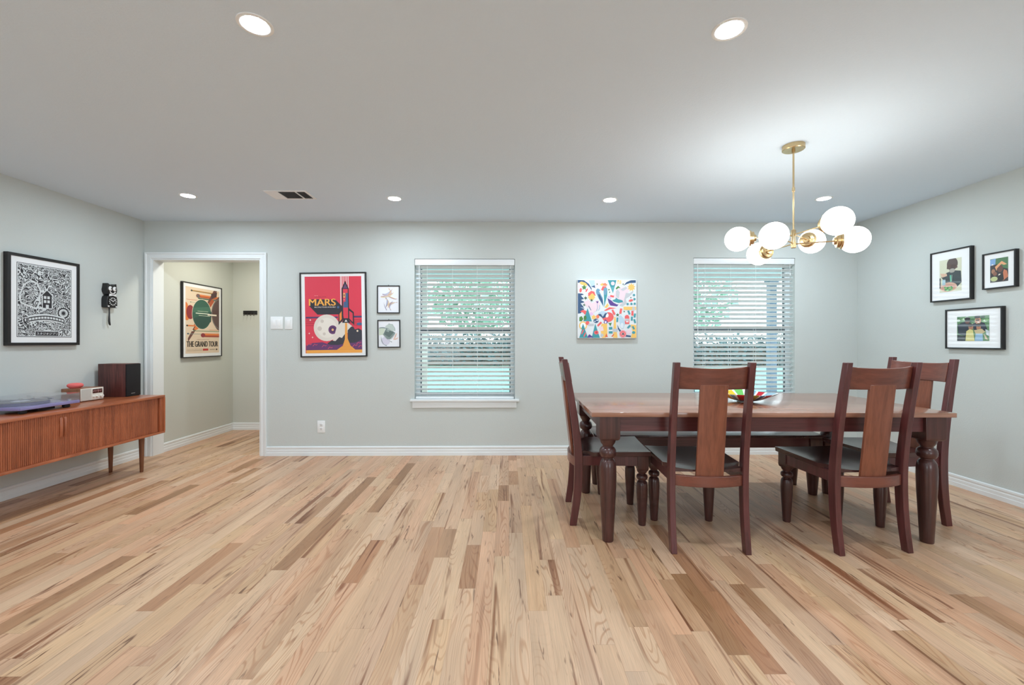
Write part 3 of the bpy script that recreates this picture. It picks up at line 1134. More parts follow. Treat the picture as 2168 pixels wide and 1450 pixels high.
A.poly(VI, [(655, 960), (690, 905), (735, 955), (695, 1010)]); A.circ('E9E2F2', 693, 958, 18, 22)
A.poly(GN, [(742, 970), (775, 975), (805, 965), (780, 1030)])
A.poly(YE, [(620, 985), (720, 985), (725, 1200), (690, 1240), (625, 1240), (600, 1080)])
A.poly(PK, [(580, 1050), (640, 1030), (660, 1110), (600, 1120)])
A.circ(GR, 628, 1195, 28, 30)
A.poly('EE6A44', [(680, 1225), (705, 1160), (735, 1225)])
A.poly(YE, [(850, 855), (875, 870), (885, 1070), (910, 1240), (830, 1240), (835, 1070)])
A.rect(GR, 822, 1075, 910, 1135)
A.poly('EE6A44', [(795, 1215), (840, 1165), (848, 1185), (815, 1222)])
A.rect(TEAL, 752, 1045, 815, 1090, -4); A.rect(TEAL, 750, 1122, 818, 1162, -2)
A.rect(TEAL, 890, 875, 922, 955, 4)
A.star('3F6B4A', 910, 828, 36, 5, 0.4); A.star('3F6B4A', 1030, 768, 20, 5, 0.4)
A.rect(CORAL, 948, 712, 988, 805, 10)
A.rect(YE, 1018, 680, 1245, 738)
A.circ(GR, 1200, 715, 28, 34)
for (u, v, r) in ((1115, 785, -22), (1222, 838, 8), (1168, 895, 2), (1220, 940, -15), (1115, 1040, 45)):
    A.rect(TEAL, u - 17, v - 36, u + 17, v + 36, r)
A.rect(CORAL, 1160, 755, 1198, 840, 2)
A.circ(CORAL, 1080, 870, 40, 42); A.rect(CORAL, 1042, 870, 1122, 990); A.rect(GR, 1044, 895, 1116, 935); A.rect('F1F3F5', 1062, 940, 1108, 960)
A.poly(LB, [(935, 850), (965, 830), (1020, 890), (1045, 980), (1010, 1080), (960, 1040), (945, 950)])
A.circ('DDE6EE', 990, 1020, 28, 50)
A.poly(NV, [(905, 1000), (930, 1060), (980, 1120), (1080, 1190), (1150, 1200), (1150, 1228), (1060, 1220), (960, 1150), (915, 1080)])
A.circ('F29BA2', 1005, 1170, 64, 68); A.circ(CORAL, 1005, 1170, 48); A.circ('F29BA2', 1005, 1170, 34); A.poly('4A5A62', [(1008, 1140), (1035, 1185), (980, 1185)])
A.poly(YE, [(1148, 1000), (1248, 1010), (1250, 1240), (1150, 1240), (1180, 1120)])
A.poly(PK, [(1060, 1110), (1140, 1090), (1160, 1150), (1090, 1180)])
A.rect(TEAL, 1180, 1028, 1212, 1092, -28)
A.circ(TEAL, 1200, 1145, 30, 26)
for (u, v) in ((1207, 470), (1216, 543), (1160, 630), (1092, 632), (1220, 627)):
    A.star(TEAL, u, v, 24, 4, 0.75)
A.circ(CORAL, 1150, 568, 40, 20, rot=-15)
for u, v in ((1010, 275), (765, 420), (1150, 517)):
    A.circ('58735C', u, v, 10, 12)
A.build('painted_face', t, -0.0342)

# black and white linocut on the left wall (a plain tangle of shapes)
def linocut():
    if 'linocut_tangle' in bpy.data.materials:
        return bpy.data.materials['linocut_tangle']
    m, nt, b = new_mat('linocut_tangle')
    tc = N(nt, 'ShaderNodeTexCoord')
    nz = N(nt, 'ShaderNodeTexNoise', Scale=9.0, Detail=2.0)
    nt.links.new(tc.outputs['Object'], nz.inputs['Vector'])
    ad = N(nt, 'ShaderNodeMixRGB', Fac=0.16)
    nt.links.new(tc.outputs['Object'], ad.inputs[1])
    nt.links.new(nz.outputs['Color'], ad.inputs[2])
    vo = N(nt, 'ShaderNodeTexVoronoi', Scale=26.0)
    vo.feature = 'DISTANCE_TO_EDGE'
    nt.links.new(ad.outputs[0], vo.inputs['Vector'])
    v2 = N(nt, 'ShaderNodeTexVoronoi', Scale=26.0)
    nt.links.new(ad.outputs[0], v2.inputs['Vector'])
    wv = N(nt, 'ShaderNodeTexNoise', Scale=70.0, Detail=3.0, Distortion=1.5)
    nt.links.new(ad.outputs[0], wv.inputs['Vector'])
    # white outline, black ring, mottled heart
    r1 = N(nt, 'ShaderNodeValToRGB')
    e = r1.color_ramp.elements
    e[0].position = 0.0; e[0].color = (1, 1, 1, 1)
    e[1].position = 0.045; e[1].color = (1, 1, 1, 1)
    for p, c in ((0.06, 0.0), (0.13, 0.0), (0.15, 0.5)):
        x = e.new(p); x.color = (c, c, c, 1)
    nt.links.new(vo.outputs['Distance'], r1.inputs['Fac'])
    r2 = N(nt, 'ShaderNodeValToRGB')
    r2.color_ramp.elements[0].position = 0.47; r2.color_ramp.elements[1].position = 0.52
    nt.links.new(wv.outputs['Fac'], r2.inputs['Fac'])
    r3 = N(nt, 'ShaderNodeValToRGB')
    r3.color_ramp.elements[0].position = 0.135; r3.color_ramp.elements[1].position = 0.15
    nt.links.new(vo.outputs['Distance'], r3.inputs['Fac'])
    mx = N(nt, 'ShaderNodeMixRGB')
    nt.links.new(r3.outputs['Color'], mx.inputs[0])
    nt.links.new(r1.outputs['Color'], mx.inputs[1])
    nt.links.new(r2.outputs['Color'], mx.inputs[2])
    rc = N(nt, 'ShaderNodeValToRGB')
    rc.color_ramp.elements[0].color = rgb('24232A')
    rc.color_ramp.elements[1].color = rgb('D9DEE0')
    nt.links.new(mx.outputs[0], rc.inputs['Fac'])
    nt.links.new(rc.outputs['Color'], b.inputs['Base Color'])
    b.inputs['Roughness'].default_value = 0.6
    return m

t = picture('framed_linocut', 'black and white linocut in a thick black frame above the turntable', 'picture', (XL, 3.545, 1.512), LEFT, 0.545, 0.706, 0.022, 0.034)
A = Art(0.415, 0.575, (150, 170, 970, 1305), 0.2)
INK, PAP = '24232A', 'D9DEE0'
A.rect(INK, 150, 170, 970, 1305)
A.rect(PAP, 156, 178, 964, 1296)
A.rect(linocut(), 166, 190, 954, 1286)
# generic motifs cut over the tangle: a hill, a pod, a footbridge, a sun
A.poly(PAP, [(175, 700), (235, 500), (340, 425), (440, 455), (490, 560), (480, 770), (430, 870), (300, 830), (200, 790)])
A.poly(linocut(), [(192, 700), (250, 512), (340, 445), (425, 472), (470, 570), (462, 760), (415, 845), (305, 810), (212, 772)])
A.poly(PAP, [(490, 640), (580, 540), (680, 640), (665, 650), (665, 850), (505, 850), (505, 650)])
A.poly(INK, [(505, 640), (580, 558), (662, 640), (652, 648), (652, 838), (517, 838), (517, 648)])
for u in (548, 600):
    for v in (670, 735):
        A.rect(PAP, u - 16, v - 22, u + 22, v + 22)
A.rect(PAP, 562, 785, 606, 838)
for u, v, q in ((700, 330, 60), (330, 300, 70), (880, 420, 50), (560, 250, 55), (850, 640, 60), (760, 520, 45)):
    A.poly(PAP, [(u - q, v + q * 0.4), (u - q * 0.5, v - q * 0.5), (u + q * 0.4, v - q * 0.6), (u + q, v), (u + q * 0.6, v + q * 0.5)])
    A.poly(INK, [(u - q * 0.8, v + q * 0.3), (u - q * 0.4, v - q * 0.36), (u + q * 0.35, v - q * 0.44), (u + q * 0.8, v), (u + q * 0.5, v + q * 0.36)])
    A.line(PAP, [(u - q * 0.5, v + q * 0.1), (u, v - q * 0.15), (u + q * 0.5, v)], 7)
A.circ(PAP, 835, 905, 112, 108)
A.star(INK, 835, 905, 105, 18, 0.82)
A.circ(PAP, 835, 905, 72, 68)
A.star(INK, 835, 905, 60, 12, 0.4)
top = [(310 + 530 * i / 12, 1010 - 42 * math.sin(PI * i / 12)) for i in range(13)]
A.line(PAP, [(u, v + 22) for u, v in top], 110)
A.line(INK, top, 16)
A.line(INK, [(u, v + 50) for u, v in top], 16)
for u, v in top:
    A.line(INK, [(u, v), (u, v + 50)], 9)
A.circ(PAP, 580, 1130, 90, 76); A.rect(linocut(), 505, 1075, 655, 1185)
A.rect(PAP, 398, 1208, 762, 1292)
A.rect(INK, 408, 1216, 752, 1282)
A.text('E4E8EA', 'スタジオジブリ', 424, 1228, 738, 1268, 0.01)
A.build('print', t, -0.0266)

# tour poster in the hallway
t = picture('framed_poster', 'tall hallway poster lettered THE GRAND TOUR in a thin black frame', 'poster', (HALL_L, 5.262, 1.437), LEFT, 0.672, 0.872, 0.010, 0.030)
A = Art(0.575, 0.775, (170, 178, 738, 1290), 0.3)
BUFF, DG, BR, OR, DR = 'E3CDB4', '2F5D4E', '5A4340', 'E07B3C', '8E2A33'
def gy(u, v):       # undo the slant of the sheet in the reference view
    return v
A.rect(BUFF, 170, 178, 738, 1290)
def bar(c, u0, u1, v, hgt):
    A.rect(c, u0, v, u1, v + hgt)
bar('B88A4A', 265, 640, 225, 14); bar('7A6A4A', 265, 640, 239, 8); A.circ('3A3A34', 265, 236, 15)
bar(OR, 370, 738, 285, 26); bar('B4552E', 370, 738, 311, 26); A.circ('8A5A50', 370, 312, 34); A.circ('6A6468', 372, 312, 22)
bar('4E6A58', 370, 738, 340, 24)
bar('C0603A', 180, 560, 388, 6)
bar('7FA08A', 250, 420, 430, 5); A.circ('5A7A68', 250, 432, 8)
A.poly('6B4038', [(640, 178), (700, 178), (330, 900), (210, 1095), (205, 1040)])
A.poly('B4552E', [(610, 330), (650, 370), (340, 880), (300, 800)])
A.poly(OR, [(300, 880), (350, 800), (390, 860), (330, 900)])
A.poly('4A2F32', [(590, 250), (700, 200), (690, 290), (600, 330)])
A.circ(OR, 175, 560, 40, 120); A.circ(OR, 190, 680, 40, 60)
A.circ(DR, 245, 600, 62, 118)
A.circ(BR, 800, 590, 190, 330)
A.circ('E8D8C4', 435, 620, 166, 262)
A.circ(DG, 435, 622, 160, 254)
A.poly('416F5C', [(300, 520), (560, 480), (590, 560), (280, 600)])
A.poly('274C44', [(290, 700), (600, 560), (590, 740), (450, 870), (340, 820)])
A.circ('7A7672', 745, 590, 150, 270)
A.circ(BR, 765, 590, 155, 268)
A.rect('E8DDCB', 530, 606, 690, 634)
A.rect('D9E0CE', 330, 600, 560, 616)
A.rect('B9C6AE', 380, 640, 570, 650)
A.rect('B9C6AE', 360, 566, 540, 574)
bar(OR, 195, 330, 815, 22); A.circ('3A3A34', 195, 826, 14)
bar('6F8F6A', 280, 738, 905, 10); A.circ('F0ECDF', 280, 908, 10)
bar('9AA59C', 205, 450, 958, 7); A.circ('56697A', 208, 960, 14)
bar(OR, 450, 738, 950, 34); bar('A8432E', 450, 738, 984, 30); A.circ(DR, 450, 982, 36)
bar('D9A98A', 560, 738, 880, 12)
for du in (-3, 0, 3):
    A.text('2C2422', 'THE GRAND TOUR', 189 + du, 1085, 713 + du, 1180)
A.text('9A6A50', 'A ONCE IN A LIFETIME GETAWAY', 345, 1050, 560, 1062)
A.text('8A7564', 'JUPITER  SATURN  URANUS  NEPTUNE', 190, 1218, 430, 1228)
A.text('8A7564', 'EXPERIENCE THE CHARM OF GRAVITY ASSISTS', 190, 1238, 430, 1248)
A.rect('C23A36', 448, 1214, 540, 1248)
A.rect('A08C78', 565, 1226, 655, 1236)
A.circ('3A3230', 690, 1232, 13, 15)
A.build('print', t, -0.0226)

# three family photographs on the right wall
t = picture('framed_photo', 'upright framed photo of a child over a green salad, nearest the window wall', 'photo', (XR, 3.545, 1.738), RIGHT, 0.330, 0.424, 0.011, 0.030, 0, 'family photographs')
A = Art(0.178, 0.270, (240, 300, 508, 645), 0.8)
A.rect('D6D8C0', 240, 300, 508, 645)
A.poly('3A4246', [(330, 440), (420, 425), (500, 440), (508, 560), (460, 600), (330, 560), (260, 480)])
A.circ('50403C', 398, 355, 66, 68); A.poly('5A4640', [(335, 350), (330, 400), (370, 410), (390, 360)]); A.poly('66504A', [(450, 360), (462, 400), (430, 412)])
A.circ('A9A59C', 395, 425, 36, 22)
A.poly('D8B49C', [(250, 440), (330, 450), (335, 475), (270, 485)])
A.circ('D9B09C', 350, 595, 105, 50); A.circ('C99A88', 350, 600, 88, 38)
for k in range(14):
    A.circ(['5FA060', '86C07A', '3F7F4C'][k % 3], 310 + (k * 37) % 90, 595 + (k * 23) % 44, 14, 10)
A.line('6FD0B0', [(375, 470), (380, 540)], 12); A.line('BFE0D0', [(395, 470), (390, 540)], 5)
A.rect('A8C4CE', 275, 510, 315, 570)
A.rect('5A5458', 240, 490, 256, 600)
A.build('print', t, -0.0226)

t = picture('framed_photo', 'small framed photo of people outdoors with an orange raised arm, nearest the picture edge', 'photo', (XR, 3.190, 1.724), RIGHT, 0.220, 0.274, 0.010, 0.030, 0, 'family photographs')
A = Art(0.118, 0.178, (848, 262, 1058, 540), 0.8)
A.rect('4E7A52', 848, 262, 1058, 540)
A.poly('7FA8D8', [(848, 270), (915, 262), (910, 330), (848, 345)])
A.poly('3B3436', [(848, 340), (930, 330), (1000, 380), (1058, 400), (1058, 540), (848, 540)])
A.circ('6A4A40', 965, 385, 34, 42)
A.poly('E8A878', [(905, 360), (985, 300), (1045, 345), (1010, 350), (980, 335), (930, 380), (925, 410)])
A.poly('C97A58', [(1010, 400), (1045, 420), (1058, 490), (1000, 530), (990, 470)])
A.circ('A8785E', 885, 410, 22, 28); A.circ('8A5F4E', 905, 440, 24, 24)
A.circ('C0C890', 895, 500, 42, 28); A.circ('F0E8D8', 960, 460, 14)
A.poly('2A2628', [(940, 470), (1000, 440), (1010, 520), (950, 530)])
A.circ('D8DCE0', 875, 330, 14, 8)
A.build('print', t, -0.0226)

t = picture('framed_photo', 'wide framed photo of four people sitting close together, below the other two', 'photo', (XR, 3.373, 1.292), RIGHT, 0.418, 0.324, 0.011, 0.030, 0, 'family photographs')
A = Art(0.236, 0.196, (455, 948, 832, 1232), 0.8)
A.rect('5E8A5E', 455, 948, 832, 1232)
for k in range(24):
    A.circ(['3F6E46', '86B47A', '2F4A38', 'CFE0D0'][k % 4], 470 + (k * 61) % 350, 955 + (k * 29) % 90, 24, 13)
A.poly('26303F', [(460, 1050), (540, 1010), (620, 1020), (640, 1100), (560, 1180), (470, 1150)])
A.poly('23293A', [(640, 1040), (700, 1010), (780, 1030), (810, 1100), (760, 1140), (660, 1110)])
A.circ('6A4A42', 582, 1000, 30, 36); A.circ('1E1A1E', 582, 978, 34, 20); A.rect('17171C', 556, 990, 608, 1004)
A.circ('C89880', 706, 1002, 36, 40); A.circ('241E20', 700, 962, 36, 16); A.rect('1C1C22', 682, 990, 722, 1002); A.circ('F0ECE8', 712, 1022, 14, 6)
A.circ('A8785E', 624, 1075, 28, 34); A.circ('3A2C28', 622, 1052, 30, 18)
A.circ('B07A5E', 714, 1080, 26, 32); A.circ('2A2626', 714, 1052, 30, 18)
A.poly('D6CE86', [(570, 1120), (610, 1095), (650, 1110), (668, 1232), (560, 1232)])
A.poly('C9B890', [(660, 1110), (750, 1095), (790, 1130), (740, 1160), (680, 1150)])
A.poly('8FB4D0', [(680, 1150), (760, 1150), (764, 1232), (668, 1232)])
A.circ('C08A6E', 515, 1205, 18, 26); A.poly('1E242E', [(460, 1160), (560, 1180), (556, 1232), (460, 1232)])
A.poly('D8C4A8', [(770, 1150), (800, 1180), (820, 1220), (790, 1210)]); A.poly('C9D4DC', [(790, 1100), (832, 1120), (832, 1180), (800, 1160)])
A.build('print', t, -0.0226)

# ------------------------------------------------------------------ switches, outlet, hook rail
def plate(name, label, cat, x, z, w, h, n):
    t = thing(name, label, cat, (x, YB, z))
    MB().box(-w / 2, w / 2, -0.006, 0.0, -h / 2, h / 2, 0.003).build('plate', M_white, t)
    return t

t = plate('light_switch', 'wide white switch plate with two rockers beside the doorway', 'light switch', -2.400, 1.3825, 0.130, 0.130, 2)
for sx in (-0.024, 0.024):
    MB().box(sx - 0.0165, sx + 0.0165, -0.0105, -0.005, -0.034, 0.034, 0.002, M=Matrix.Rotation(R(3), 4, 'X')).build('rocker', plain('switch_white', 'F7F9FA', 0.3), t)
t = plate('light_switch', 'narrow white switch plate with one rocker beside the rocket poster', 'light switch', -2.277, 1.380, 0.080, 0.128, 1)
MB().box(-0.0165, 0.0165, -0.0105, -0.005, -0.034, 0.034, 0.002, M=Matrix.Rotation(R(3), 4, 'X')).build('rocker', plain('switch_white', 'F7F9FA', 0.3), t)
t = plate('wall_outlet', 'white wall outlet low on the wall under the rocket poster', 'outlet', -1.940, 0.302, 0.080, 0.125, 0)
for sz in (-0.021, 0.021):
    fo = MB().box(-0.017, 0.017, -0.0085, -0.005, sz - 0.0165, sz + 0.0165, 0.002).build('socket', M_white, t)
    s = MB()
    s.box(-0.0085, -0.0055, -0.0089, -0.008, sz - 0.004, sz + 0.007).box(0.0055, 0.0085, -0.0089, -0.008, sz - 0.004, sz + 0.007).box(-0.003, 0.003, -0.0089, -0.008, sz - 0.012, sz - 0.007)
    s.build('slot', M_dark, fo)

t = thing('coat_hook_rail', 'small black hook rail with four hooks on the hallway end wall', 'hook rail', (-3.462, HALL_B, 1.577))
MB().box(-0.0925, 0.0925, -0.012, 0.0, -0.026, 0.026, 0.003).build('rail', M_black, t)
for k in range(4):
    x = -0.066 + 0.044 * k
    MB().tube([(x, -0.012, -0.012), (x, -0.030, -0.018), (x + 0.002, -0.034, -0.034), (x + 0.002, -0.042, -0.044), (x + 0.002, -0.052, -0.036)], 0.0028, 8).build('hook', plain('dark_metal', '4A4440', 0.4, metal=0.8), t)

# cat shaped wall clock: local x along the wall, z up, front to -y
def cat_clock():
    t = thing('wall_clock', 'black cat shaped wall clock with a hanging tail, beside the linocut', 'clock', (XL, 4.105, 1.615), LEFT)
    M_eye = plain('clock_white', 'F2F3F4', 0.35)
    def outline(pts, y0, y1, name, m, par=t, bev=0.004):
        return MB().prism(pts, y0, y1).build(name, m, par, bevel=bev)
    body = [(-0.050, -0.108), (0.050, -0.108), (0.053, -0.095), (0.053, -0.03), (0.046, -0.005), (0.03, 0.008), (-0.03, 0.008), (-0.046, -0.005), (-0.053, -0.03), (-0.053, -0.095)]
    outline(body, -0.056, -0.0, 'body', M_black_pl)
    head = [(-0.030, 0.012), (0.030, 0.012), (0.047, 0.035), (0.052, 0.06), (0.046, 0.090), (0.043, 0.120), (0.020, 0.104), (-0.020, 0.104), (-0.043, 0.120), (-0.046, 0.090), (-0.052, 0.06), (-0.047, 0.035)]
    hd = outline(head, -0.056, -0.0, 'head', M_black_pl)
    for sx in (-1, 1):
        MB().sphere((sx * 0.022, -0.057, 0.070), 0.019, 18, 10, (1, 0.35, 1.15)).build('eye', M_eye, hd)
        MB().sphere((sx * 0.022 + 0.006, -0.064, 0.070), 0.007, 12, 8, (0.7, 0.25, 1.6)).build('pupil', M_black_pl, hd)
    MB().tube(arc_xz(0, 0.052, 0.028, 200, 340, -0.058), 0.005, 8).build('mouth', M_eye, hd)
    MB().sphere((0, -0.059, 0.046), 0.007, 12, 8, (1.3, 0.6, 0.8)).build('nose', M_black_pl, hd)
    bt = MB()
    bt.prism([(-0.034, -0.002), (-0.030, 0.022), (0.0, 0.013), (0.030, 0.022), (0.034, -0.002), (0.0, 0.006)], -0.062, -0.054)
    bt.build('bow_tie', M_eye, t)
    d = MB()
    d.mat(M_black_pl).lathe([(0.0, 0.0), (0.043, 0.0), (0.044, 0.002), (0.043, 0.004), (0.0, 0.004)], 40, Matrix.Translation((0, -0.056, -0.050)) @ Matrix.Rotation(R(90), 4, 'X'), cap=False)
    d.mat(M_eye)
    for k in range(12):
        a = R(30 * k)
        M = Matrix.Translation((0.033 * math.sin(a), -0.0605, -0.050 + 0.033 * math.cos(a))) @ Matrix.Rotation(a, 4, 'Y')
        d.box(-0.003, 0.003, -0.0006, 0.0006, -0.0065, 0.0065, M=M)
    do = d.build('dial', None, t)
    hd_ = lambda ang, ln, wd: MB().box(-wd, wd, -0.0008, 0.0008, -0.004, ln, M=Matrix.Translation((0, -0.0625, -0.050)) @ Matrix.Rotation(R(ang), 4, 'Y'))
    hd_(-58, 0.024, 0.003).build('hand', M_eye, do)
    hd_(52, 0.032, 0.0024).build('hand', M_eye, do)
    for sx in (-1, 1):
        pw = MB()
        for k in range(3):
            x = sx * (0.034 + 0.006 * k)
            pw.box(x - 0.0016, x + 0.0016, -0.0585, -0.056, -0.103, -0.090)
        pw.build('paw', M_eye, t)
    MB().tube([(0, -0.026, -0.105), (0.001, -0.026, -0.16), (-0.001, -0.026, -0.20), (-0.001, -0.026, -0.235), (0.004, -0.026, -0.262), (0.010, -0.026, -0.272)], 0.007, 10, radii=[0.005, 0.0055, 0.0075, 0.0085, 0.008, 0.005]).build('tail', M_black_pl, t)

def arc_xz(cx, cz, r, a0, a1, y, n=12):
    return [(cx + r * math.cos(R(a0 + (a1 - a0) * i / n)), y, cz + r * math.sin(R(a0 + (a1 - a0) * i / n))) for i in range(n + 1)]
cat_clock()

# ------------------------------------------------------------------ sideboard and what stands on it
M_teak = wood('teak', 'BA6C46', '8E4A2D', 'y', 1.0, 0.32, 0.3)
M_teak_v = wood('teak_upright', 'B86A45', '8C4A2E', 'z', 1.2, 0.34, 0.2)
M_teak_leg = wood('teak_leg', '8E5A3C', '5E3722', 'z', 1.0, 0.4)

def sideboard():
    X0, X1, Y0, Y1, Z0, Z1 = -3.735, -3.250, 2.29, 4.140, 0.325, 0.683
    yc = (Y0 + Y1) / 2
    t = thing('sideboard', 'teak sideboard with ribbed sliding doors along the left wall', 'sideboard', ((X0 + X1) / 2, yc, 0))
    hx, hy = (X1 - X0) / 2, (Y1 - Y0) / 2
    c = MB()
    c.mat(M_teak)
    c.box(-hx, hx, -hy, hy, Z1 - 0.022, Z1, 0.004)
    c.box(-hx, hx, -hy, hy, Z0, Z0 + 0.018, 0.003)
    c.box(-hx, -hx + 0.012, -hy + 0.02, hy - 0.02, Z0 + 0.018, Z1 - 0.022)
    c.mat(M_teak_v)
    for s in (-1, 1):
        a, b = sorted((s * hy, s * (hy - 0.02)))
        c.box(-hx, hx, a, b, Z0 + 0.018, Z1 - 0.022)
        a, b = sorted((s * (hy - 0.02), s * (hy - 0.055)))
        c.box(hx - 0.030, hx - 0.004, a, b, Z0 + 0.018, Z1 - 0.022, 0.003)
    c.build('body', None, t)
    half = hy - 0.058
    for s in (-1, 1):
        d = MB()
        n = int(half / 0.0125)
        p = half / n
        for k in range(n):
            y = s * (k + 0.5) * p
            prof = []
            for i in range(7):
                a = PI * i / 6
                prof.append((y - p * 0.46 * math.cos(a), hx - 0.026 + 0.0055 * math.sin(a)))
            ring = lambda z: [(x, yy, z) for yy, x in prof] + [(hx - 0.030, y + p * 0.5, z), (hx - 0.030, y - p * 0.5, z)]
            d.loft([ring(Z0 + 0.019), ring(Z1 - 0.023)])
        do = d.build('tambour_door', M_teak_v, t)
        hnd = MB()
        hz = Z1 - 0.055
        yy = s * 0.0145
        hnd.tube([(hx - 0.024, yy, hz - 0.135), (hx - 0.019, yy, hz - 0.128), (hx - 0.018, yy, hz - 0.07), (hx - 0.019, yy, hz - 0.007), (hx - 0.024, yy, hz)], 0.0115, 12)
        hnd.build('handle', M_teak_v, do)
    for x in (-3.615, -3.335):
        for y in (3.975, 2.455):
            l = MB()
            l.lathe([(0.0125, 0), (0.0135, 0.006), (0.022, Z0 - 0.002), (0.022, Z0 + 0.004)], 18, Matrix.Translation((x - (X0 + X1) / 2, y - yc, 0)))
            l.build('leg', M_teak_leg, t)
    return t
sideboard()

ST = 0.683
t = thing('bookshelf_speaker', 'dark wood bookshelf speaker with a black grille on the sideboard end', 'speaker', (-3.604, 4.057, ST))
MB().box(-0.129, 0.117, -0.078, 0.078, 0.0, 0.302, 0.002).build('cabinet', wood('speaker_veneer', '6A3B36', '3A1E1E', 'z', 1.5, 0.4), t)
MB().box(0.117, 0.129, -0.076, 0.076, 0.003, 0.299, 0.003).build('grille', plain('grille_cloth', '17161A', 0.9, bump=0.6, bscale=900), t)
MB().box(0.129, 0.1298, -0.028, 0.012, 0.026, 0.030).build('badge', plain('badge_silver', 'C9CCD2', 0.3, metal=0.7), t)

def radio():
    t = thing('table_radio', 'brown wooden table radio with a cream front between turntable and speaker', 'radio', (-3.635, 3.738, ST))
    MB().box(-0.083, 0.077, -0.103, 0.103, 0.002, 0.112, 0.006, 3).build('case', wood('radio_walnut', '9A6848', '6F452C', 'y', 1.2, 0.4), t)
    M_cr = plain('radio_cream', 'E6E4DC', 0.45)
    f = MB().box(0.077, 0.082, -0.101, 0.101, 0.006, 0.109, 0.002).build('front_panel', M_cr, t)
    g = MB().box(0.0822, 0.084, -0.096, -0.012, 0.010, 0.105)
    g.build('grille', plain('radio_grille', 'CFCFC8', 0.6, bump=0.8, bscale=600), f)
    MB().box(0.0822, 0.084, 0.0, 0.088, 0.062, 0.097, 0.001).build('dial', plain('dial_brown', '4A2A26', 0.25), f)
    d = MB()
    for k in range(12):
        y = 0.006 + k * 0.0068
        d.box(0.0841, 0.0846, y, y + 0.0016, 0.072 + (k % 3) * 0.004, 0.087)
    d.box(0.0841, 0.0847, 0.048, 0.050, 0.064, 0.095)
    d.build('dial_marking', plain('dial_rose', 'D9A0A0', 0.4), f)
    for y, r in ((0.012, 0.008), (0.040, 0.008), (0.080, 0.0145)):
        MB().lathe([(r, 0), (r, 0.010), (r * 0.85, 0.013), (0, 0.013)], 20, Matrix.Translation((0.082, y, 0.034)) @ Matrix.Rotation(R(90), 4, 'Y'), cap=False).build('knob', M_cr, f)
    for y in (-0.08, 0.08):
        MB().box(-0.06, 0.06, y - 0.01, y + 0.01, 0, 0.003).build('foot', M_rubber, t)
radio()

t = thing('smart_speaker', 'coral fabric covered pebble shaped speaker on top of the radio', 'smart speaker', (-3.652, 3.690, ST + 0.112))
MB().lathe([(0.0, 0.001), (0.031, 0.001), (0.036, 0.004), (0.047, 0.012), (0.052, 0.022), (0.050, 0.032), (0.041, 0.040), (0.025, 0.0435), (0.0, 0.0445)], 40, cap=False).build('fabric_shell', plain('coral_fabric', 'E8706E', 0.85, bump=0.3, bscale=700), t)
MB().lathe([(0.0, 0), (0.032, 0), (0.034, 0.004), (0.0, 0.004)], 30, cap=False).build('base', plain('coral_base', 'C95F5C', 0.6), t)

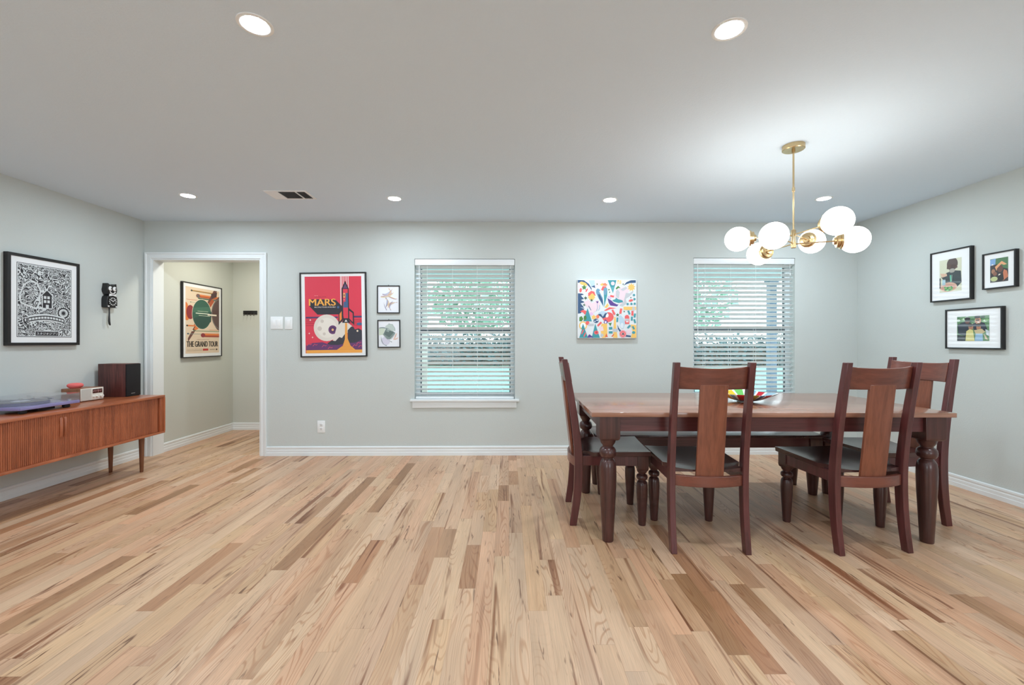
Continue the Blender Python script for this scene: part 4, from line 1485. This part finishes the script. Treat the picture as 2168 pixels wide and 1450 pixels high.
def turntable():
    t = thing('turntable', 'violet turntable under a clear dust cover at the picture edge', 'turntable', (-3.530, 3.215, ST))
    hx, hy = 0.180, 0.208
    z0 = 0.028
    M_vi = plain('violet_lacquer', '8B87B8', 0.2, coat=0.5)
    MB().box(-hx, hx, -hy, hy, z0, z0 + 0.024, 0.003).build('plinth', M_vi, t)
    for sx in (-0.13, 0.13):
        for sy in (-0.15, 0.15):
            MB().lathe([(0.016, 0), (0.022, 0.004), (0.024, 0.014), (0.018, z0)], 18, Matrix.Translation((sx, sy, 0))).build('foot', M_rubber, t)
    MB().box(-0.10, 0.14, -0.06, 0.06, 0.006, z0, 0.004).build('motor_housing', M_rubber, t)
    p = Matrix.Translation((0.0, -0.045, z0 + 0.024))
    pl = MB().lathe([(0.0, 0.0), (0.145, 0.0), (0.148, 0.004), (0.148, 0.018), (0.145, 0.020), (0, 0.020)], 48, p, cap=False).build('platter', plain('platter_slate', '62668A', 0.35), t)
    rc = MB()
    rc.mat(plain('record_grey', '70747E', 0.25)).lathe([(0.0, 0.0205), (0.143, 0.0205), (0.144, 0.0225), (0, 0.0225)], 48, p, cap=False)
    rc.build('slip_mat', None, pl)
    MB().lathe([(0, 0.0226), (0.050, 0.0226), (0.050, 0.0232), (0, 0.0232)], 32, p, cap=False).build('record_label', plain('label_cream', 'D9DCE2', 0.5), pl)
    MB().lathe([(0.0035, 0.022), (0.0035, 0.034), (0.0, 0.036)], 10, p).build('spindle', plain('steel', 'C8CCD2', 0.2, metal=1.0), pl)
    M_st = plain('tonearm_steel', 'C8CCD2', 0.22, metal=1.0)
    b = MB()
    b.lathe([(0.020, 0.0), (0.020, 0.010), (0.011, 0.014), (0.011, 0.034), (0.0, 0.036)], 20, Matrix.Translation((-0.125, 0.150, z0 + 0.024)), cap=False)
    arm = b.build('tonearm_base', M_st, t)
    a = MB()
    zz = z0 + 0.056
    a.tube([(-0.165, 0.158, zz), (-0.125, 0.150, zz), (-0.02, 0.140, zz - 0.002), (0.06, 0.105, zz - 0.006)], 0.0032, 8)
    a.tube([(-0.172, 0.160, zz), (-0.148, 0.155, zz)], 0.010, 12)
    a.box(0.05, 0.085, 0.092, 0.108, zz - 0.012, zz - 0.002, 0.002)
    a.build('tonearm', M_st, arm)
    MB().lathe([(0.011, 0), (0.011, 0.010), (0, 0.011)], 18, Matrix.Translation((0.14, 0.165, z0 + 0.024)), cap=False).build('speed_knob', M_st, t)
    # hollow clear lid: five thin sheets
    zc0, zc1, th = z0 + 0.026, 0.108, 0.003
    L = MB()
    L.box(-hx, hx, -hy, hy, zc1 - th, zc1)
    L.box(-hx, -hx + th, -hy, hy, zc0, zc1 - th).box(hx - th, hx, -hy, hy, zc0, zc1 - th)
    L.box(-hx + th, hx - th, -hy, -hy + th, zc0, zc1 - th).box(-hx + th, hx - th, hy - th, hy, zc0, zc1 - th)
    L.build('dust_cover', clear('clear_acrylic', (0.95, 0.95, 0.97), 0.11), t)
    for sy in (-0.12, 0.12):
        MB().box(-hx - 0.008, -hx, sy - 0.015, sy + 0.015, z0 + 0.006, zc0 + 0.02, 0.002).build('hinge', M_rubber, t)
turntable()

t = tag(MB().tube([(-3.60, 2.98, 0.3215), (-3.585, 2.99, 0.312), (-3.56, 2.995, 0.296), (-3.53, 2.97, 0.288), (-3.50, 2.92, 0.292), (-3.48, 2.86, 0.305), (-3.47, 2.80, 0.3215)], 0.0028, 8).build('power_cord', plain('red_brown_cable', '8E3E34', 0.5)), 'thin reddish cable looping below the sideboard', 'cord')

# ------------------------------------------------------------------ dining furniture
M_mah = wood('dark_mahogany', '653434', '40201F', 'z', 1.0, 0.32, 0.15, 0.8)
M_mahx = wood('dark_mahogany_across', '653434', '40201F', 'x', 1.0, 0.32, 0.15, 0.8)
M_splat = wood('red_brown_wood', '8C523C', '673828', 'z', 0.9, 0.32, 0.15, 0.8)
M_rail = wood('red_brown_wood_across', '7C4637', '582F27', 'x', 0.9, 0.32, 0.15, 0.8)
M_seat = wood('seat_wood', '4A2A2A', '2C1818', 'y', 1.0, 0.25, 0.3, 0.7)
M_leg = wood('turned_leg_wood', '55312D', '321B1A', 'z', 1.0, 0.3, 0.25, 0.8)

def table_top_mat():
    m, nt, b = new_mat('plank_table_top')
    L = nt.links.new
    tc = N(nt, 'ShaderNodeTexCoord')
    br = N(nt, 'ShaderNodeTexBrick', Scale=1.0)
    br.offset = 0.0
    br.inputs['Color1'].default_value = rgb('B58670')
    br.inputs['Color2'].default_value = rgb('A26F57')
    br.inputs['Mortar'].default_value = rgb('5A3626')
    br.inputs['Mortar Size'].default_value = 0.0012
    br.inputs['Brick Width'].default_value = 3.0
    br.inputs['Row Height'].default_value = 0.138
    mp0 = N(nt, 'ShaderNodeMapping')
    mp0.inputs['Location'].default_value = (1.5, 0.485, 0)
    L(tc.outputs['Object'], mp0.inputs['Vector'])
    L(mp0.outputs['Vector'], br.inputs['Vector'])
    mp = N(nt, 'ShaderNodeMapping')
    mp.inputs['Scale'].default_value = (1.6, 34, 34)
    L(tc.outputs['Object'], mp.inputs['Vector'])
    n1 = N(nt, 'ShaderNodeTexNoise', Scale=1.0, Detail=6.0, Roughness=0.65, Distortion=0.8)
    L(mp.outputs['Vector'], n1.inputs['Vector'])
    r = N(nt, 'ShaderNodeValToRGB')
    r.color_ramp.elements[0].position = 0.35
    r.color_ramp.elements[1].position = 0.65
    r.color_ramp.elements[0].color = (0.62, 0.55, 0.5, 1)
    r.color_ramp.elements[1].color = (1, 1, 1, 1)
    L(n1.outputs['Fac'], r.inputs['Fac'])
    mx = N(nt, 'ShaderNodeMixRGB', Fac=1.0)
    mx.blend_type = 'MULTIPLY'
    L(br.outputs['Color'], mx.inputs[1])
    L(r.outputs['Color'], mx.inputs[2])
    L(mx.outputs['Color'], b.inputs['Base Color'])
    b.inputs['Roughness'].default_value = 0.26
    b.inputs['Coat Weight'].default_value = 0.6
    b.inputs['Coat Roughness'].default_value = 0.14
    bp = N(nt, 'ShaderNodeBump', Strength=0.10, Distance=0.002)
    L(n1.outputs['Fac'], bp.inputs['Height'])
    L(bp.outputs['Normal'], b.inputs['Normal'])
    return m

def turned(mb, H, zb, s, hb, x, y, chin=0.045):
    """turned leg: square block from zb to H (half-width hb), bulb and vase below; s = radius of the widest turn"""
    M = Matrix.Translation((x, y, 0))
    b = []
    for z, k in ((H, 1.0), (zb + 0.012, 1.0), (zb, 0.94), (zb - 0.006, 0.80)):
        b.append([(x + sx * hb * k, y + sy * hb * k, z) for sx, sy in ((-1, -1), (1, -1), (1, 1), (-1, 1))])
    mb.loft(b)
    L = zb
    pr = [(0.62, 0.0), (0.66, 0.012), (0.72, 0.12), (0.84, 0.32), (0.96, 0.52), (1.0, 0.64), (0.98, 0.72), (0.90, 0.765), (0.74, 0.79), (0.60, 0.80), (0.60, 0.812), (0.86, 0.822), (0.98, 0.845), (1.0, 0.865), (0.94, 0.892), (0.78, 0.908), (0.60, 0.917), (0.62, 0.93), (0.84, 0.955), (0.95, 0.985), (0.95, 1.0)]
    mb.lathe([(0.0005, 0.0)] + [(r * s, z * L) for r, z in pr] + [(0.0005, L)], 28, M, cap=False)
    return mb

def dining_table():
    t = thing('dining_table', 'long brown plank dining table with dark turned legs', 'table', (1.554, 2.972, 0), R(-1.2))
    hx, hy, H, th = 1.053, 0.481, 0.776, 0.026
    MB().box(-hx, hx, -hy, hy, H - th, H, 0.0015).build('tabletop', table_top_mat(), t)
    lx, ly = 0.945, 0.412
    ap = MB()
    a0, a1 = 0.662, H - th
    ap.box(-lx, lx, -ly - 0.040, -ly - 0.018, a0, a1).box(-lx, lx, ly + 0.018, ly + 0.040, a0, a1)
    ap.box(-lx - 0.040, -lx - 0.018, -ly, ly, a0, a1).box(lx + 0.018, lx + 0.040, -ly, ly, a0, a1)
    ap.build('apron', M_mahx, t)
    for sx in (-1, 1):
        for sy in (-1, 1):
            turned(MB(), H - th, 0.615, 0.0505, 0.060, sx * lx, sy * ly).build('leg', M_leg, t, bevel=0.0015)
    return t
dining_table()

def bench():
    t = thing('dining_bench', 'dark backless bench under the window side of the table', 'bench', (1.558, 3.475, 0), R(-0.8))
    hx, hy, H = 0.880, 0.185, 0.472
    MB().box(-hx, hx, -hy, hy, H - 0.022, H, 0.004).build('seat', M_seat, t)
    lx, ly = 0.82, 0.122
    ap = MB()
    ap.box(-lx, lx, -ly - 0.035, -ly - 0.015, 0.372, H - 0.022).box(-lx, lx, ly + 0.015, ly + 0.035, 0.372, H - 0.022)
    ap.box(-lx - 0.035, -lx - 0.015, -ly, ly, 0.372, H - 0.022).box(lx + 0.015, lx + 0.035, -ly, ly, 0.372, H - 0.022)
    ap.build('apron', M_mahx, t)
    for sx in (-1, 1):
        for sy in (-1, 1):
            turned(MB(), H - 0.022, 0.345, 0.046, 0.046, sx * lx, sy * ly).build('leg', M_leg, t, bevel=0.0015)
bench()

def chair(label):
    """dining chair facing +y, its back at -y"""
    t = thing('dining_chair', label, 'chair', (0, 0, 0), 0, 'mahogany chairs round the dining table')
    # back posts, one sabre-shaped piece from foot to top
    prof = [(0.0, -0.252, 0.044), (0.06, -0.243, 0.046), (0.14, -0.231, 0.048), (0.24, -0.221, 0.051), (0.34, -0.216, 0.053), (0.43, -0.216, 0.053), (0.50, -0.220, 0.051), (0.60, -0.230, 0.048), (0.72, -0.246, 0.045), (0.86, -0.268, 0.041), (0.98, -0.289, 0.038), (1.075, -0.306, 0.036)]
    for s in (-1, 1):
        rings = []
        for z, y, d in prof:
            xo = s * 0.2215
            xi = s * 0.1885
            rings.append([(xo, y - d / 2, z), (xi, y - d / 2, z), (xi, y + d / 2, z), (xo, y + d / 2, z)])
        MB().loft(rings).build('back_post', M_mah, t, bevel=0.003)
    # crest rail, bowed backwards
    def bow(z0, z1, sag, thick, x1, yfun, dip=0.0, n=16):
        rings = []
        for i in range(n + 1):
            x = -x1 + 2 * x1 * i / n
            k = 1 - (x / x1) ** 2
            dy = -sag * k
            pts = []
            for z, yy in ((z0, 0), (z1, 0), (z1, 1), (z0, 1)):
                zz = z - (dip * k if z == z1 else 0)
                pts.append((x, yfun(z) + dy + (thick if yy else 0), zz))
            rings.append(pts)
        return MB().loft(rings)
    bow(0.925, 1.052, 0.034, 0.022, 0.190, lambda z: -0.273 - (z - 0.925) * 0.17 - 0.004, 0.010).build('crest_rail', M_rail, t, bevel=0.003)
    bow(0.372, 0.432, 0.040, 0.026, 0.190, lambda z: -0.232, 0.0).build('rear_rail', M_rail, t, bevel=0.003)
    # splat from rear rail to crest rail
    rings = []
    for z in (0.428, 0.50, 0.60, 0.70, 0.80, 0.90, 0.95):
        y = -0.244 - max(0, z - 0.43) * 0.118
        rings.append([(-0.0765, y - 0.006, z), (0.0, y - 0.013, z), (0.0765, y - 0.006, z), (0.0765, y + 0.010, z), (0.0, y + 0.003, z), (-0.0765, y + 0.010, z)])
    MB().loft(rings).build('splat', M_splat, t, bevel=0.002)
    # dished seat
    nx, ny = 14, 14
    top, bot = [], []
    for j in range(ny + 1):
        v = j / ny
        y = -0.222 + 0.462 * v
        hw = 0.186 + (0.229 - 0.186) * min(1, v * 3.2) if v < 0.31 else 0.229
        if v < 0.14:
            hw = 0.186
        elif v < 0.20:
            hw = 0.186 + (0.224 - 0.186) * (v - 0.14) / 0.06
        else:
            hw = 0.224 + 0.006 * (v - 0.2) / 0.8
        for i in range(nx + 1):
            u = -1 + 2 * i / nx
            dish = 0.020 * max(0.0, 1 - abs(u) ** 2.6) * max(0.0, math.sin(PI * min(1.0, (1 - v) * 0.62 + 0.08)))
            z = 0.474 + 0.012 * v - dish
            top.append((u * hw, y, z))
            bot.append((u * hw * 0.985, y, 0.448 + 0.008 * v))
    n = (nx + 1) * (ny + 1)
    fs = []
    for j in range(ny):
        for i in range(nx):
            a = j * (nx + 1) + i
            fs.append((a, a + 1, a + nx + 2, a + nx + 1))
            fs.append((n + a, n + a + nx + 1, n + a + nx + 2, n + a + 1))
    edge = [i for i in range(nx)] + [j * (nx + 1) + nx for j in range(ny)] + [ny * (nx + 1) + i for i in range(nx, 0, -1)] + [j * (nx + 1) for j in range(ny, 0, -1)]
    for k in range(len(edge)):
        a, b = edge[k], edge[(k + 1) % len(edge)]
        fs.append((a, n + a, n + b, b))
    mb = MB()
    mb._add(top + bot, fs)
    mb.build('seat', M_seat, t, angle=50)
    # aprons
    ap = MB()
    ap.box(-0.165, 0.165, 0.186, 0.206, 0.392, 0.452)
    ap.build('front_rail', M_rail, t, bevel=0.002)
    for s in (-1, 1):
        r = []
        for y, x in ((-0.205, 0.200), (0.165, 0.199)):
            r.append([(s * (x + 0.010), y, 0.388), (s * (x - 0.012), y, 0.388), (s * (x - 0.012), y, 0.450), (s * (x + 0.010), y, 0.450)])
        MB().loft(r).build('side_rail', M_mah, t, bevel=0.002)
    for s in (-1, 1):
        turned(MB(), 0.452, 0.362, 0.036, 0.0345, s * 0.180, 0.196).build('front_leg', M_leg, t, bevel=0.0015)
    return t

c0 = chair('dining chair seen side-on at the table end nearer the square painting')
c0.location = (0.690, 2.990, 0)
c0.rotation_euler = (0, 0, R(-93.8))
dup(c0, (1.150, 2.672, 0), R(-2.3), 'dining chair with its back to us in front of the table, hiding the glass bowl')
dup(c0, (2.042, 2.660, 0), R(4.0), 'dining chair with its back to us in front of the table, nearer the framed photographs')
dup(c0, (2.576, 2.950, 0), R(94.9), 'dining chair at the table end below the framed photographs, facing the sideboard')

# striped glass bowl
def bowl():
    t = thing('glass_bowl', 'shallow glass bowl with bright coloured stripes on the table', 'bowl', (1.640, 2.965, 0.776), R(-29))
    mb = MB()
    stops = [(0, 'EDEFEF'), (6, '8FB8CE'), (28, 'EDEFEF'), (34, 'C4182C'), (52, 'EDEFEF'), (58, '7FAECB'), (82, 'EDEFEF'), (90, '6CC060'), (106, 'EDEFEF'),
             (114, 'F2C21E'), (136, 'EDEFEF'), (142, 'C4182C'), (156, 'EDEFEF'), (164, '8FB8CE'), (178, 'EDEFEF'), (184, 'F2C21E'), (226, 'EDEFEF'), (231, '8FB8CE'),
             (243, 'EDEFEF'), (247, 'C4182C'), (268, 'EDEFEF'), (273, 'D88A3A'), (279, '9A8A2A'), (291, 'EDEFEF'), (294, '3E6288'), (308, 'EDEFEF'), (311, 'B02A34'), (330, 'EDEFEF'), (336, '6FA0BE'), (352, 'EDEFEF')]
    seg = 120
    cols = [[c for a, c in stops if a <= k * 360 / seg][-1] for k in range(seg)]
    pal = {c: plain('bowl_glass_' + c, c, 0.08, coat=0.4) for _, c in stops}
    def pt(r, a, up):
        sq = 1 + 0.10 * (math.cos(4 * a))
        lift = 0.004 * math.cos(4 * a) * (r ** 2)
        twist = a + 0.10 * r
        R0 = 0.178 * r * (1 + (sq - 1) * r)
        return (R0 * math.cos(twist), R0 * math.sin(twist), 0.002 + 0.056 * r ** 2.1 + lift + up)
    radii = [0.0, 0.2, 0.35, 0.5, 0.65, 0.8, 0.92, 1.0]
    for k in range(seg):
        a0, a1 = 2 * PI * k / seg, 2 * PI * (k + 1) / seg
        # wide coloured bands split by thin pale ones
        mb.mat(pal[cols[k]])
        for up in (0.0, 0.004):
            for i in range(len(radii) - 1):
                q = [pt(radii[i], a0, up), pt(radii[i + 1], a0, up), pt(radii[i + 1], a1, up), pt(radii[i], a1, up)]
                if i == 0:
                    q = q[1:] if False else [q[0], q[1], q[2]]
                mb._add(q, [tuple(range(len(q)))])
        q = [pt(1, a0, 0), pt(1, a1, 0), pt(1, a1, 0.004), pt(1, a0, 0.004)]
        mb._add(q, [(0, 1, 2, 3)])
    bmesh.ops.remove_doubles(mb.bm, verts=mb.bm.verts[:], dist=1e-5)
    mb.build('bowl', None, t, angle=60)
    MB().lathe([(0.0, 0.0), (0.05, 0.0), (0.052, 0.003), (0.0, 0.003)], 32, cap=False).build('foot', plain('bowl_foot', 'DDE4E6', 0.1), t)
bowl()
